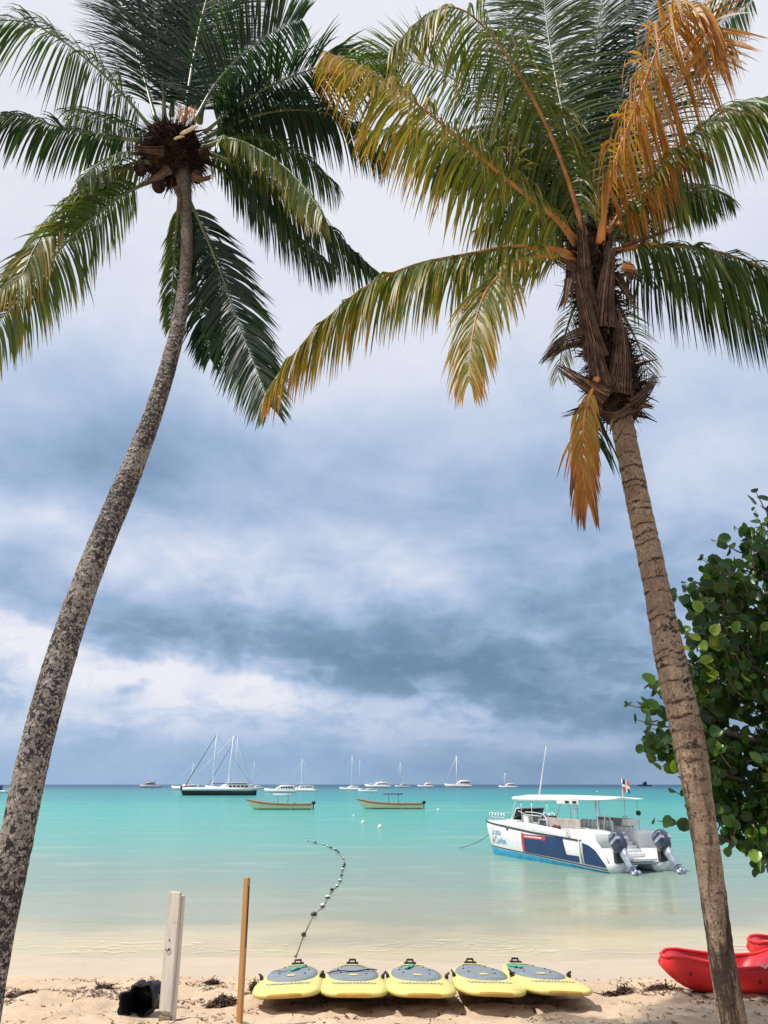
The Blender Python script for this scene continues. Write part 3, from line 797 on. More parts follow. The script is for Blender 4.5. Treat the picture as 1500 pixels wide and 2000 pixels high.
# back and upright fronds
frond(palmR, [(1150, 470), (1130, 350), (1095, 200), (1070, 60), (1055, -80)], [K, K+.4, K+1.0], .85, .35, .4, .30, .15, seed=31, pet=.06, w=.032, fwd=(.7, 1.5), gap=.026)
frond(palmR, [(1155, 470), (1150, 330), (1155, 180), (1170, 40), (1195, -90)], [K+.1, K+.9, K+1.6], .80, .3, .4, .10, .1, seed=32, w=.034, fwd=(.4, 1.4), gap=.025)
frond(palmR, [(1165, 470), (1180, 330), (1215, 190), (1255, 60), (1310, -60)], [K+.1, K+.5, K+1.1], .82, .25, .5, .06, .1, seed=33, w=.032, fwd=(.25, 1.2), gap=.026)
frond(palmR, [(1150, 470), (1105, 350), (1020, 230), (990, 120), (1000, -40)], [K+.2, K+1, K+1.6], .75, .35, .4, .14, .15, seed=34, pet=.06)
frond(palmR, [(1175, 460), (1225, 330), (1300, 190), (1385, 70), (1470, 0)], [K+.2, K+.8, K+1.3], .78, .35, .45, .10, .2, seed=35, w=.028)
frond(palmR, [(1140, 460), (1060, 330), (960, 215), (860, 140), (760, 115), (660, 140)], [K+.1, K+.5, K+.9], .75, .35, .5, .34, .15, seed=36, w=.022, gap=.03, miss=.1, pet=.06)
frond(palmR, [(1130, 470), (1060, 390), (970, 320), (880, 275), (790, 250), (705, 262)], [K+.2, K+.5, K+.6], .75, .85, .2, .36, .25, seed=64, pet=.06, w=.026, gap=.024)
# left, high arching
frond(palmR, [(1145, 470), (1115, 370), (1078, 270), (1025, 165), (965, 75), (900, 18), (835, 28), (765, 92)], [K-.1, K-.4, K-.9], .98, .95, .12, .40, .22, along=.08, seed=37, pet=.08, w=.026, rib='midrib_orange', base=.034)
frond(palmR, [(1135, 470), (1085, 385), (1030, 330), (965, 300), (900, 305), (850, 340)], [K+.1, K+.5, K+.7], .72, .65, .3, .27, .15, seed=38, pet=.05, w=.028, gap=.022)
# left mid
frond(palmR, [(1128, 478), (1085, 425), (1020, 375), (945, 312), (860, 240), (780, 178), (705, 132), (643, 103)], [K-.1, K-.5, K-1.1], .92, .90, .15, .42, .28, along=.22, seed=39, pet=.09, w=.028, rib='midrib_orange', base=.040, gap=.022)
# left low, the long hanging one
frond(palmR, [(1125, 500), (1080, 488), (1000, 483), (910, 498), (810, 518), (715, 560), (635, 625), (570, 695), (522, 762)], [K-.1, K-.3, K-.6], .80, .95, .2, .40, .30, along=.20, seed=40, w=.029, rib='midrib_orange', base=.038, gap=.022)
frond(palmR, [(1120, 510), (1060, 500), (1005, 515), (955, 560), (930, 620), (918, 690), (916, 745)], [K-.2, K-.9, K-1.3], .66, .70, .45, .47, .28, along=.12, seed=41, w=.026, rib='midrib_orange', base=.032, gap=.024)
# right
frond(palmR, [(1190, 470), (1245, 385), (1310, 305), (1380, 240), (1450, 205), (1540, 190), (1620, 220)], [K, K-.2, K-.4], .85, .85, .15, .34, .25, seed=42, pet=.06, gap=.022)
frond(palmR, [(1195, 492), (1260, 480), (1340, 482), (1420, 498), (1500, 530), (1580, 590), (1640, 670)], [K-.1, K-.3, K-.5], .92, .95, .2, .27, .2, seed=43, rib='midrib_orange', base=.036, gap=.022, w=.032)
frond(palmR, [(1195, 545), (1240, 530), (1300, 528), (1370, 545), (1440, 590), (1510, 650)], [K+.1, K+.4, K+.6], .80, .95, .25, .04, .12, seed=44, w=.024)
frond(palmR, [(1190, 450), (1240, 400), (1300, 370), (1370, 365), (1430, 390)], [K+.2, K+.6, K+.8], .55, .8, .3, .20, .2, seed=45, pet=.04, w=.024, gap=.022)
frond(palmR, [(1140, 480), (1085, 440), (1030, 420), (975, 425), (930, 450)], [K+.3, K+.7, K+.9], .55, .75, .3, .26, .15, seed=60, pet=.04, w=.026, gap=.022)
frond(palmR, [(1150, 480), (1110, 380), (1060, 300), (1000, 250), (940, 250)], [K+.3, K+.9, K+1.2], .70, .6, .35, .22, .15, seed=61, pet=.04, w=.03, gap=.022)
frond(palmR, [(1160, 480), (1168, 370), (1185, 260), (1215, 160), (1260, 70)], [K+.4, K+1.2, K+1.8], .70, .5, .4, .12, .15, seed=62, pet=.04, w=.032, gap=.022)
frond(palmR, [(1185, 480), (1230, 430), (1285, 395), (1345, 385), (1395, 410)], [K+.5, K+1.0, K+1.2], .60, .7, .3, .10, .15, seed=63, pet=.04, w=.028, gap=.022)
# small ones behind the shaft
frond(palmR, [(1190, 560), (1215, 610), (1245, 670), (1270, 740)], [K+.4, K+.5, K+.5], .35, .35, .7, .4, .3, seed=46, w=.014, gap=.04)
frond(palmR, [(1140, 560), (1118, 610), (1100, 670), (1090, 740)], [K+.4, K+.5, K+.5], .35, .45, .7, .4, .3, seed=47, w=.014, gap=.04)
# dead orange frond folded over to the right
frond(palmR, [(1172, 478), (1182, 400), (1205, 310), (1240, 215), (1275, 120), (1305, 45), (1335, 10), (1375, 20), (1405, 60)], [K-.2, K-.7, K-1.2], 1.35, 1.1, .2, .765, .10, seed=48, rib='midrib_orange', base=.042, w=.028, gap=.027, pet=.17, label='dead orange frond bent over at its tip')
frond(palmR, [(1290, 60), (1330, 30), (1375, 60), (1395, 130)], [K-.9, K-1.0, K-1.2], .70, .22, .6, .80, .15, seed=49, rib='midrib_orange', base=.016, w=.026, gap=.05, pet=.0, sides=(1, -1), label='red-brown dry end of a frond')
frond(palmR, [(1185, 460), (1225, 390), (1275, 330), (1330, 290), (1375, 300)], [K-.1, K+.1, K+.1], .62, .85, .3, .80, .15, seed=50, rib='midrib_orange', w=.022, gap=.022, label='brown dry frond')
# dead fronds hanging below the shaft
frond(palmR, [(1165, 740), (1145, 790), (1138, 850), (1138, 915), (1148, 985)], [K-.35, K-.4, K-.4], .52, .85, .9, .66, .34, along=.2, seed=51, w=.030, gap=.024, pet=.12, fwd=(0.8, 1.8), rib='midrib_orange', lift=0, label='yellow and brown dead frond hanging straight down')
frond(palmR, [(1160, 800), (1165, 840), (1172, 880)], [K-.3, K-.3, K-.3], .42, .6, .9, .10, .1, seed=52, w=.022, gap=.03, pet=.05, fwd=(1.0, 1.6), sides=(1, -1), lift=0)
# ------------------------------------------------------------------ sea grape tree
def sea_grape():
    rr = random.Random(5)
    root = tag(empty('sea_grape_tree', (0, 0, 0)), 'dense dark green sea grape tree with round leathery leaves behind the ringed palm', 'tree')
    Tb = V((6.9, 9.6, gz(6.9, 9.6)-.1))
    mb = MB(); tr, _ = catmull([Tb, Tb+V((-.1, 0, .9)), Tb+V((-.35, -.2, 1.9)), Tb+V((-.5, -.1, 3.0)), Tb+V((-.3, 0, 4.4))], 30)
    mb.tube(tr, [lerp(.20, .07, i/29) for i in range(30)], 12, disp=lambda i, k: 1+.12*noise.noise(V((k, i*.4, 0))))
    mb.build('trunk', M['bark'], root)
    hole = lambda px, py: False
    left = [(960, 1530), (1000, 1462), (1060, 1425), (1110, 1402), (1150, 1330), (1200, 1318), (1260, 1318), (1330, 1300), (1390, 1300), (1450, 1300),
            (1500, 1320), (1560, 1335), (1610, 1345), (1650, 1375), (1690, 1445)]
    lf = MB()
    def leaf(p, n, r, h):
        n = n.normalized(); a = n.cross(V((rr.uniform(-1, 1), rr.uniform(-1, 1), rr.uniform(-1, 1)))).normalized(); b = n.cross(a)
        c = lf.vert(p - n*r*.12, h); ring = []
        for k in range(9):
            an = 2*math.pi*k/9; rad = r*rr.uniform(.93, 1.05); 
            ring.append(lf.vert(p + a*math.cos(an)*rad + b*math.sin(an)*rad*.92 + n*(abs(math.sin(an))*r*.30), h))
        for k in range(9): lf.face(c, ring[k], ring[(k+1) % 9])
    tips = []; twigs = MB()
    def twig(p, d, L, nl, hb, big=1.0):
        d = d.normalized(); q = p.copy(); pts = [q.copy()]
        for k in range(nl):
            dd = (d + V((rr.uniform(-.25, .25), rr.uniform(-.25, .25), .10*k/nl))).normalized()
            q = q + dd*(L/nl); pts.append(q.copy())
            s = dd.cross(V((0, 0, 1))); s = s.normalized() if s.length > .1 else V((1, 0, 0))
            s = s*(1 if k % 2 else -1) + V((0, 0, rr.uniform(-.2, .5))) + V((rr.uniform(-.5, .5), rr.uniform(-.5, .5), 0))
            r = rr.uniform(.048, .082)*big*(1 if k < nl-1 else .7)
            n = (s*.35 + V((rr.uniform(-.9, .9), rr.uniform(-1.0, .3), rr.uniform(-.3, .8)))).normalized()
            h = hb + rr.gauss(0, .07)
            u = rr.random()
            if u < .09: h = rr.uniform(.40, .62)  # a few sunlit leaves, the light set as a yellower hue
            elif u < .085: h = rr.uniform(.75, 1)
            leaf(q + s.normalized()*r*.9, n, r, max(.01, h))
        twigs.tube(pts, [lerp(.010, .004, i/(len(pts)-1)) for i in range(len(pts))], 5)
    nclus = 0; cl = []
    while nclus < 1250:
        py = rr.uniform(970, 1700); px = rr.uniform(1240, 1760); D = rr.uniform(8.3, 10.3)
        if px < interp([(a, b) for a, b in left], py) + (58 if py < 1300 else 44): continue
        if py > interp([(1400, 1590), (1440, 1640), (1520, 1660), (1760, 1650)], px) : continue
        nz = noise.noise(V((px*.012, py*.012, D*.7))) + .6*noise.noise(V((px*.03, py*.03, D)))
        thr = .12 if px > 1400 or py < 1300 else .45
        if nz > thr: continue
        p = P(px, py, D); cl.append(p)
        c = P(1600, 1400, 9.3); d = (p-c).normalized() + V((rr.uniform(-.5, .5), rr.uniform(-.6, .3), rr.uniform(.1, .9)))
        twig(p, d, rr.uniform(.22, .42), rr.randint(4, 7), .14)
        nclus += 1
    # leafy twig ends that stick out of the crown
    for px, py, D, dx_, dz_, nl in [(1500, 1010, 8.6, -.3, 1, 5), (1490, 1060, 8.6, -.9, .5, 6), (1450, 1080, 8.7, -1, .4, 6), (1470, 1120, 8.6, -1, .5, 6), (1420, 1120, 8.6, -1, .5, 4), (1400, 1165, 8.7, -1, .6, 5),
                                    (1350, 1200, 8.3, -.6, .9, 6), (1370, 1220, 8.3, -.4, 1, 6), (1345, 1245, 8.2, -.6, .5, 5),
                                    (1310, 1400, 8.5, -1, .4, 7), (1300, 1370, 8.5, -.8, .7, 6), (1285, 1385, 8.5, -1, .1, 5), (1325, 1380, 8.5, -.9, .9, 6), (1305, 1420, 8.5, -.6, .1, 4), (1330, 1440, 8.5, -.9, .2, 6),
                                    (1315, 1475, 8.4, -1, .15, 7), (1325, 1460, 8.4, -1, .4, 6), (1330, 1480, 8.4, -.8, -.1, 5), (1290, 1455, 8.4, -1, .1, 3), (1340, 1500, 8.4, -.6, .0, 4),
                                    (1345, 1612, 8.4, -1, .1, 4), (1350, 1560, 8.4, -1, .3, 2),
                                    (1440, 1600, 8.3, -.3, -.8, 5), (1480, 1630, 8.3, -.2, -1, 6), (1470, 1610, 8.3, .2, -1, 6), (1500, 1640, 8.3, -.1, -1, 5), (1420, 1590, 8.4, -.6, -.5, 4)]:
        p = P(px, py, D); cl.append(p)
        twig(p, V((dx_, rr.uniform(-.3, .1), dz_)), .34 if nl > 3 else .2, nl, .2 if py > 1300 else .16, 1.02)
    # bright yellow-green leaves, their sunlit look put into the hue
    for px, py in [(1385, 1305), (1392, 1318), (1375, 1262), (1345, 1270), (1398, 1230), (1475, 1672), (1482, 1690), (1455, 1325), (1440, 1225), (1380, 1290), (1362, 1185)]:
        leaf(P(px, py, 8.15), V((rr.uniform(-1, 1), -rr.uniform(.2, 1), rr.uniform(-.2, 1))), .07, rr.uniform(.50, .68))
    o_ = len(lf.v); lf.cm = 1
    lf.v += twigs.v; lf.h += [0.0]*len(twigs.v)
    for f in twigs.f: lf.face(*[o_+i for i in f])
    lf.build('crown', [M['grape'], M['bark']], root)
    # limbs feeding the crown
    targets = [P(1270, 1385, 8.6), P(1300, 1475, 8.6), P(1340, 1235, 8.5), P(1450, 1100, 8.9), P(1330, 1610, 8.6), P(1480, 1640, 8.6), P(1400, 1290, 9.6), P(1440, 1500, 9.8), P(1560, 1000, 9.2), P(1600, 1200, 10.0), P(1500, 1350, 9.0), P(1420, 1420, 9.2)]
    for i, T_ in enumerate(targets):
        a = tr[min(29, int(interp([(1.5, 8), (5, 27)], T_.z-.2)))]
        mid = a.lerp(T_, .5) + V((0, 0, -.22)) + V((rr.uniform(-.1, .1),)*3)
        b = MB(); pa, _ = catmull([a, mid, T_], 16)
        b.tube(pa, [lerp(.055, .012, k/15) for k in range(16)], 7)
        b.build('branch', M['bark'], root)
sea_grape()

# ------------------------------------------------------------------ things standing on the beach
def wood_mat(name, color, dark, sc=1.0, dk=0.5):
    m = bpy.data.materials.new(name); m.use_nodes = True; t = m.node_tree; b = t.nodes['Principled BSDF']
    tcn = t.nodes.new('ShaderNodeTexCoord'); mp = t.nodes.new('ShaderNodeMapping'); mp.inputs['Scale'].default_value = (30*sc, 30*sc, 2.2*sc)
    t.links.new(tcn.outputs['Object'], mp.inputs[0])
    n = noise_tex(t, mp.outputs[0], 1.0, 6, 0.65, 0.4); n2 = noise_tex(t, tcn.outputs['Object'], 9, 5, 0.7)
    c = mixc(t, n.smooth(0.35, 0.7)*0.8, color, tuple(v*.68 for v in color))
    c = mixc(t, n2.smooth(0.60, 0.68)*dk, c, dark)
    t.links.new(c, b.inputs['Base Color']); b.inputs['Roughness'].default_value = .75
    bn = t.nodes.new('ShaderNodeBump'); bn.inputs['Strength'].default_value = .5; bn.inputs['Distance'].default_value = .004
    t.links.new(n.s, bn.inputs['Height']); t.links.new(bn.outputs[0], b.inputs['Normal'])
    return m
M['post_white'] = wood_mat('weathered_white_paint', (0.66, 0.62, 0.55), (0.30, 0.22, 0.15), 1, .45)
M['post_bare'] = wood_mat('bare_grey_wood', (0.28, 0.20, 0.13), (0.08, 0.06, 0.05))
M['stake'] = wood_mat('orange_pine', (0.50, 0.27, 0.09), (0.14, 0.07, 0.03), 1, .35)
D = 9.75
x0 = P(325, 1960, D).x; g = gz(x0, D)
top = P(341, 1742, D).z
post = tag(empty('wooden_post', (x0, D, g), R(-24)), 'wide weathered white painted wooden post standing in the sand', 'post')
H = top-g
b = MB(); b.box((0, 0, (H+.10)/2+.0), (.155, .045, H-.10)); b.build('front_board', M['post_white'], post, .004)
b = MB(); b.box((.018, .048, (H-.02)/2-.1), (.15, .045, H+.14)); b.build('back_board', M['post_white'], post, .004)
b = MB(); b.box((0.0, 0.0, -.09), (.150, .040, .28)); b.build('bare_foot', M['post_bare'], post, .004)
for z_ in (.55, .62): b = MB(); b.tube([(-.01, -.028, H*z_), (-.01, -.019, H*z_)], .009, 8); b.build('nail', M['black'], post)
b = MB(); b.tube([(-.05, -.03, H*.545), (-.02, -.034, H*.535), (.02, -.03, H*.552)], .005, 6); b.build('bent_wire', M['black'], post)
D = 9.55
x0 = P(470, 1950, D).x; g = gz(x0, D); top = P(481, 1714, D).z
stk = tag(empty('wooden_stake', (x0, D, g), R(-28)), 'thin orange brown wooden stake with a dark slot down its upper half', 'stake')
H = top-g
b = MB(); b.box((0, 0, H/2-.1), (.060, .045, H+.2)); b.build('shaft', M['stake'], stk, .003)
b = MB(); b.box((.0312, .004, H*.72), (.003, .018, H*.44)); b.build('slot', M['black'], stk)

# ---- paddle boards
M['board_y'] = mat('pale_yellow_board', (0.68, 0.60, 0.18), 0.4, var=0.06, nscale=2, dirt=((0.50, 0.40, 0.26), .6))
M['board_rail'] = mat('amber_board_rail', (0.55, 0.33, 0.07), 0.45, var=0.15)
M['pad'] = mat('grey_foam_pad', (0.19, 0.22, 0.25), 0.85, var=0.12, nscale=5, bump=.3, bscale=90)
M['green'] = mat('green_strap', (0.02, 0.42, 0.20), 0.5, var=.2)
BL = 2.60
def bw(s):   # half width along the board; s=0 blunt end nearest the water side up the beach
    return interp([(0, .20), (.012, .29), (.04, .355), (.10, .40), (.22, .425), (.40, .41), (.60, .37), (.78, .30), (.90, .21), (.97, .12), (1, .03)], s)
def bz(s):   # rocker of the bottom
    return .05*max(0, (.30-s)/.30)**2 + .07*max(0, (s-.70)/.30)**2
def bth(s): return interp([(0, .05), (.06, .10), (.25, .135), (.7, .135), (.95, .08), (1, .03)], s)
def top_at(s, u):
    """deck point; u in -1..1 across"""
    w = bw(s); return V((u*w, s*BL, bz(s)+bth(s)*(1 - .16*abs(u)**3)))
def make_board():
    root = empty('paddleboard')
    mb = MB(); S = [0, .006, .015, .03, .05, .08, .12, .17] + [.17+.06*i for i in range(1, 13)] + [.92, .95, .975, .99, 1]
    rings = []
    for s in S:
        w, z, th = bw(s), bz(s), bth(s)
        r = []
        for (u, v) in ((-.0, 0), (.62, .0), (.86, .07), (.97, .26), (1.0, .52), (.96, .78), (.82, .94), (.5, .985), (0, 1.0), (-.5, .985), (-.82, .94), (-.96, .78), (-1, .52), (-.97, .26), (-.86, .07), (-.62, 0)):
            r.append(mb.vert((u*w, s*BL, z+v*th)))
        rings.append(r)
    n = 16
    for r0, r1 in zip(rings, rings[1:]):
        for k in range(n):
            mb.cm = 1 if k in (0, 1, 2, 13, 14, 15) else 0
            mb.face(r0[k], r1[k], r1[(k+1) % n], r0[(k+1) % n])
    mb.cm = 1; mb.face(*rings[0]); mb.face(*rings[-1][::-1])
    mb.build('hull', [M['board_y'], M['board_rail']], root)
    pd = MB(); A = []
    for k in range(40):
        a = 2*math.pi*k/40; s = .585 + .33*math.cos(a)*(1); wl = .84
        u = math.copysign(abs(math.sin(a))**.75, math.sin(a))*wl
        A.append((s, u))
    c = pd.vert(top_at(.585, 0)+V((0, 0, .018))); 
    prev = None
    for f in (.25, .5, .75, 1.0, 1.02):
        ring = [pd.vert(top_at(.585+(s-.585)*f, u*f)+V((0, 0, .014 if f <= 1 else -.004))) for s, u in A]
        if prev is None:
            for k in range(40): pd.face(c, ring[(k+1) % 40], ring[k])
        else:
            for k in range(40): pd.face(prev[k], prev[(k+1) % 40], ring[(k+1) % 40], ring[k])
        prev = ring
    pd.build('deck_pad', M['pad'], root)
    for s, u, l, w in ((.405, 0, .11, .10), (.86, -.0, .05, .42)):
        q = MB(); p = top_at(s, u) + V((0, 0, .022)); q.box(p, (w, l, .008)); q.build('handle_patch', M['board_y'], root, .003)
    for s, u in ((.47, .42), (.50, -.42), (.62, .55), (.62, -.55), (.78, .5), (.78, -.5)): q = MB(); q.ball(top_at(s, u)+V((0, 0, .014)), .014, 8, 5); q.build('stud', M['black'], root)
    for u in (-.93, .93):
        q = MB(); p = top_at(.43, u); q.box(p+V((0, 0, .012)), (.04, .08, .035)); q.tube([p+V((0, -.05, .03)), p+V((math.copysign(.03, u), 0, .06)), p+V((0, .05, .03))], .012, 6)
        q.build('side_fitting', M['black'], root)
    q = MB(); q.tube([(-.05, BL*.95, bz(.95)+.08), (-.04, BL*.96, bz(.96)+.125), (.04, BL*.96, bz(.96)+.125), (.05, BL*.95, bz(.95)+.08)], .016, 7); q.box((0, BL*.94, bz(.94)+bth(.94)+.01), (.17, .05, .03))
    q.build('nose_fitting', M['black'], root)
    # brushed script line across the deck
    rr = random.Random(2)
    q = MB(); q.smooth = False
    for i in range(38):
        u = -.62 + 1.24*i/37; s = .185 + .012*math.sin(i*1.9) + rr.uniform(-.006, .006)
        h = rr.uniform(.012, .05) if i % 3 else .075
        a = top_at(s, u) + V((0, 0, .003)); b_ = top_at(s+h/BL*1.2, u+.03) + V((0, 0, .003)); w_ = V((.007, 0, 0))
        k = [q.vert(a-w_), q.vert(a+w_), q.vert(b_+w_), q.vert(b_-w_)]; q.face(*k)
        if i: 
            pl = top_at(s0, u0) + V((0, 0, .003)); k = [q.vert(pl-V((0, .007, 0))), q.vert(a-V((0, .007, 0))), q.vert(a+V((0, .007, 0))), q.vert(pl+V((0, .007, 0)))]; q.face(*k)
        s0, u0 = s, u
    q.build('script_line', M['pad'], root)
    return root
board0 = make_board()
def add_strap(root, a, b, m, name, w=.028):
    q = MB(); pts = [top_at(lerp(a[0], b[0], i/9), lerp(a[1], b[1], i/9)) + V((0, 0, .030+.01*math.sin(i))) for i in range(10)]
    q.tube(pts, w, 6, squash=.4); q.build(name, m, root)
nose = [(556, 620, 485), (692, 0, 0), (829, 0, 0), (970, 0, 0), (1106, 0, 0)]
tailx = [582, 688, 800, 917, 1040]
labels = ['yellow paddleboard nearest the wooden stake, green strap on its grey pad', 'yellow paddleboard with a dark strap across its grey pad',
          'yellow paddleboard in the middle of the row with a green strap at its tip', 'yellow paddleboard second from the red kayak, bare grey pad without a strap',
          'yellow paddleboard at the kayak end of the row, turned slightly askew']
Dn = 10.10
for i in range(5):
    o = board0 if i == 0 else None
    if o is None:
        o = board0.copy(); COL.objects.link(o)
        for ch in [q for q in list(COL.objects) if q.parent == board0]:
            c = ch.copy(); COL.objects.link(c); c.parent = o
    yn = Dn + [0, .05, .04, .12, .2][i]
    pn = P(nose[i][0], 1950, yn); pt = P(tailx[i], 1880, yn+BL-.05)
    dirv = V((pt.x-pn.x, BL, 0)).normalized()
    zg0, zg1 = prof(yn+.5), prof(yn+BL-.7)
    o.location = (pn.x, yn, prof(yn) + .12)
    pitch = math.atan2(prof(yn+2.6)+.05-prof(yn)-.12, 2.6)
    zr = -math.atan2(dirv.x, dirv.y)
    if i == 4: zr += R(6)
    o.rotation_euler = (pitch, [R(-2), R(1), R(1.5), R(2), R(2.5)][i], zr)
    tag(o, labels[i], 'paddleboard', 'yellow paddleboards lying side by side on the sand')
boards = [q for q in COL.objects if q.name.startswith('paddleboard')]
add_strap(boards[0], (.56, -.05), (.80, .45), M['green'], 'green_strap')
add_strap(boards[0], (.55, -.75), (.60, .0), M['pad'], 'cord', .012)
add_strap(boards[2], (.62, -.30), (.82, .05), M['green'], 'green_strap')
add_strap(boards[4], (.60, -.35), (.74, -.75), M['green'], 'green_strap')
add_strap(boards[1], (.47, -.85), (.60, .85), M['black'], 'dark_strap', .018)

# ---- red kayak
M['kayak'] = mat('red_plastic', (0.70, 0.022, 0.025), 0.48, var=0.10, nscale=3, dirt=((0.50, 0.06, 0.06), .3))
M['kayak_in'] = mat('deep_red_plastic', (0.50, 0.015, 0.03), 0.45, var=.15)
def kayak(name, loc, rz, label, L=3.6, tilt=0):
    root = tag(empty(name, loc, rz), label, 'kayak'); root.rotation_euler = (tilt, 0, rz)
    def hw(s): return interp([(0, .13), (.02, .20), (.06, .28), (.2, .39), (.5, .42), (.8, .36), (.95, .18), (1, .04)], s)
    def sh(s): return interp([(0, .40), (.02, .43), (.06, .43), (.14, .39), (.24, .34), (.36, .36), (.42, .42), (.50, .36), (.60, .33), (.72, .36), (.9, .42), (1, .46)], s)
    def kl(s): return .27*max(0, (.11-s)/.11)**1.9 + .22*max(0, (s-.85)/.15)**2
    S = [i/44 for i in range(45)]
    h = MB(); rings = []
    for s in S:
        w, t_, k_ = hw(s), sh(s), kl(s); x = s*L + .02
        rk = .05*max(0, 1-s/.10)
        r = [(x, -w, t_), (x-rk*.3, -w*1.02, lerp(k_, t_, .75)), (x-rk, -w*.92, lerp(k_, t_, .35)), (x-rk, -w*.55, lerp(k_, t_, .06)), (x-rk, 0, k_), (x-rk, w*.55, lerp(k_, t_, .06)), (x-rk, w*.92, lerp(k_, t_, .35)), (x-rk*.3, w*1.02, lerp(k_, t_, .75)), (x, w, t_)]
        rings.append([h.vert(p) for p in r])
    for a, b_ in zip(rings, rings[1:]):
        for k in range(8): h.face(a[k], a[k+1], b_[k+1], b_[k])
    h.face(*rings[0][::-1]); h.face(*rings[-1])
    h.build('hull', M['kayak'], root)
    # rolled rim
    r = MB()
    for sgn in (-1, 1): r.tube([(s*L+.02, sgn*hw(s), sh(s)) for s in S], .022, 7)
    r.tube([(.02, -hw(0), sh(0)), (.0, 0, sh(0)+.01), (.02, hw(0), sh(0))], .022, 7)
    r.build('rim', M['kayak'], root)
    # moulded deck: closed at the bow tip, a deep footwell, a raised middle
    d = MB(); rg = []
    def dz(s, u):
        wells = interp([(0, .02), (.045, .03), (.075, .12), (.11, .30), (.30, .32), (.34, .10), (.40, .015), (.47, .03), (.52, .26), (.66, .27), (.70, .05), (.8, .03), (1, .02)], s)
        return sh(s) - wells*(1-abs(u)**4)
    for s in S: rg.append([d.vert((s*L+.02, u*hw(s)*.985, dz(s, u))) for u in (-1, -.94, -.85, -.5, 0, .5, .85, .94, 1)])
    for a, b_ in zip(rg, rg[1:]):
        for k in range(8): d.face(a[k], b_[k], b_[k+1], a[k+1])
    d.build('cockpit', M['kayak_in'], root)
    e = MB()
    for s in (.075, .30): e = MB(); e.ball((s*L, -hw(s)*1.02, lerp(kl(s), sh(s), .55)), .018, 8, 5); e.build('scupper', M['black'], root)
    q = MB(); q.box((.19*L, -hw(.19)*1.005, .20), (.13, .012, .05)); q.build('sticker', M['float_white'], root)
    q = MB(); q.tube([(.30*L, -hw(.3)-.01, .40), (.32*L, -hw(.3)-.05, .36), (.34*L, -hw(.3)-.02, .40)], .012, 6); q.build('carry_handle', M['float_white'], root)
    # seat back
    q = MB(); x = .53*L
    secs = []
    for i in range(5):
        u = i/4; w = lerp(.33, .26, u)
        secs.append([(x-.03+u*.06, -w, .40+u*.30), (x+.03+u*.06, -w, .40+u*.30), (x+.05+u*.06, 0, .40+u*.33), (x+.03+u*.06, w, .40+u*.30), (x-.03+u*.06, w, .40+u*.30), (x-.01+u*.06, 0, .40+u*.33)])
    q.loft(secs); q.build('seat_backrest', M['kayak'], root, .01)
    return root
kb = P(1296, 1900, 11.5)
kayak('kayak', (kb.x+.03, 11.6, prof(11.6)+.02), R(-5), 'red kayak lying on the sand behind the ringed palm trunk')

k2 = P(1482, 1900, 12.2)
kayak('kayak', (k2.x, 12.3, prof(12.3)+.10), R(4), 'red kayak behind the first one, only its bow showing at the right edge')

# ---- crumpled black bag
def bag():
    p = P(275, 1975, 10.0); g = gz(p.x, 10.0)
    root = tag(empty('black_bag', (p.x, 10.0, g-.02), R(18)), 'crumpled black plastic bag with its mouth open beside the white post', 'bag')
    m = mat('black_plastic_film', (0.010, 0.011, 0.018), 0.42, var=.4, spec=.35, bump=.6, bscale=22)
    mb = MB(); N = 44; secs = []
    prof_ = [(-.10, .88), (-.11, .95), (-.09, 1.0), (-.05, .96), (-.02, 1.0), (.02, .93), (.06, .98), (.10, .90), (.15, .93), (.20, .80), (.25, .74), (.29, .58), (.33, .40), (.34, .1)]
    def ringp(y, k_, inner=1.0):
        out = []
        for k in range(N):
            a = 2*math.pi*k/N; f = 1 + .34*noise.noise(V((math.cos(a)*1.8, math.sin(a)*1.8, y*9))) + .16*noise.noise(V((math.cos(a)*5, math.sin(a)*5, y*22)))
            z = .165 + .165*k_*inner*f*math.sin(a); out.append(V((.195*k_*inner*f*math.cos(a)+y*.45, y, max(z, .012 + .01*inner))))
        return out
    for y, k_ in [(.18, .75), (.05, .88), (-.06, .90)]: secs.append(ringp(y, k_, .96))
    for y, k_ in prof_: secs.append(ringp(y, k_))
    mb.loft(secs, caps=False)
    mb.face(*range(N)); 
    mb.build('film', m, root)
    q = MB(); q.smooth = False; rr = random.Random(3)
    for i in range(26):
        x = .17+rr.uniform(0, .13); z = rr.uniform(.09, .25); w = rr.uniform(.006, .022)
        q.box((x, -.115+(x-.17)*.6, z), (w, .004, .008))
    q.build('printed_marks', mat('faded_white_print', (.30, .33, .40), .6), root)
bag()

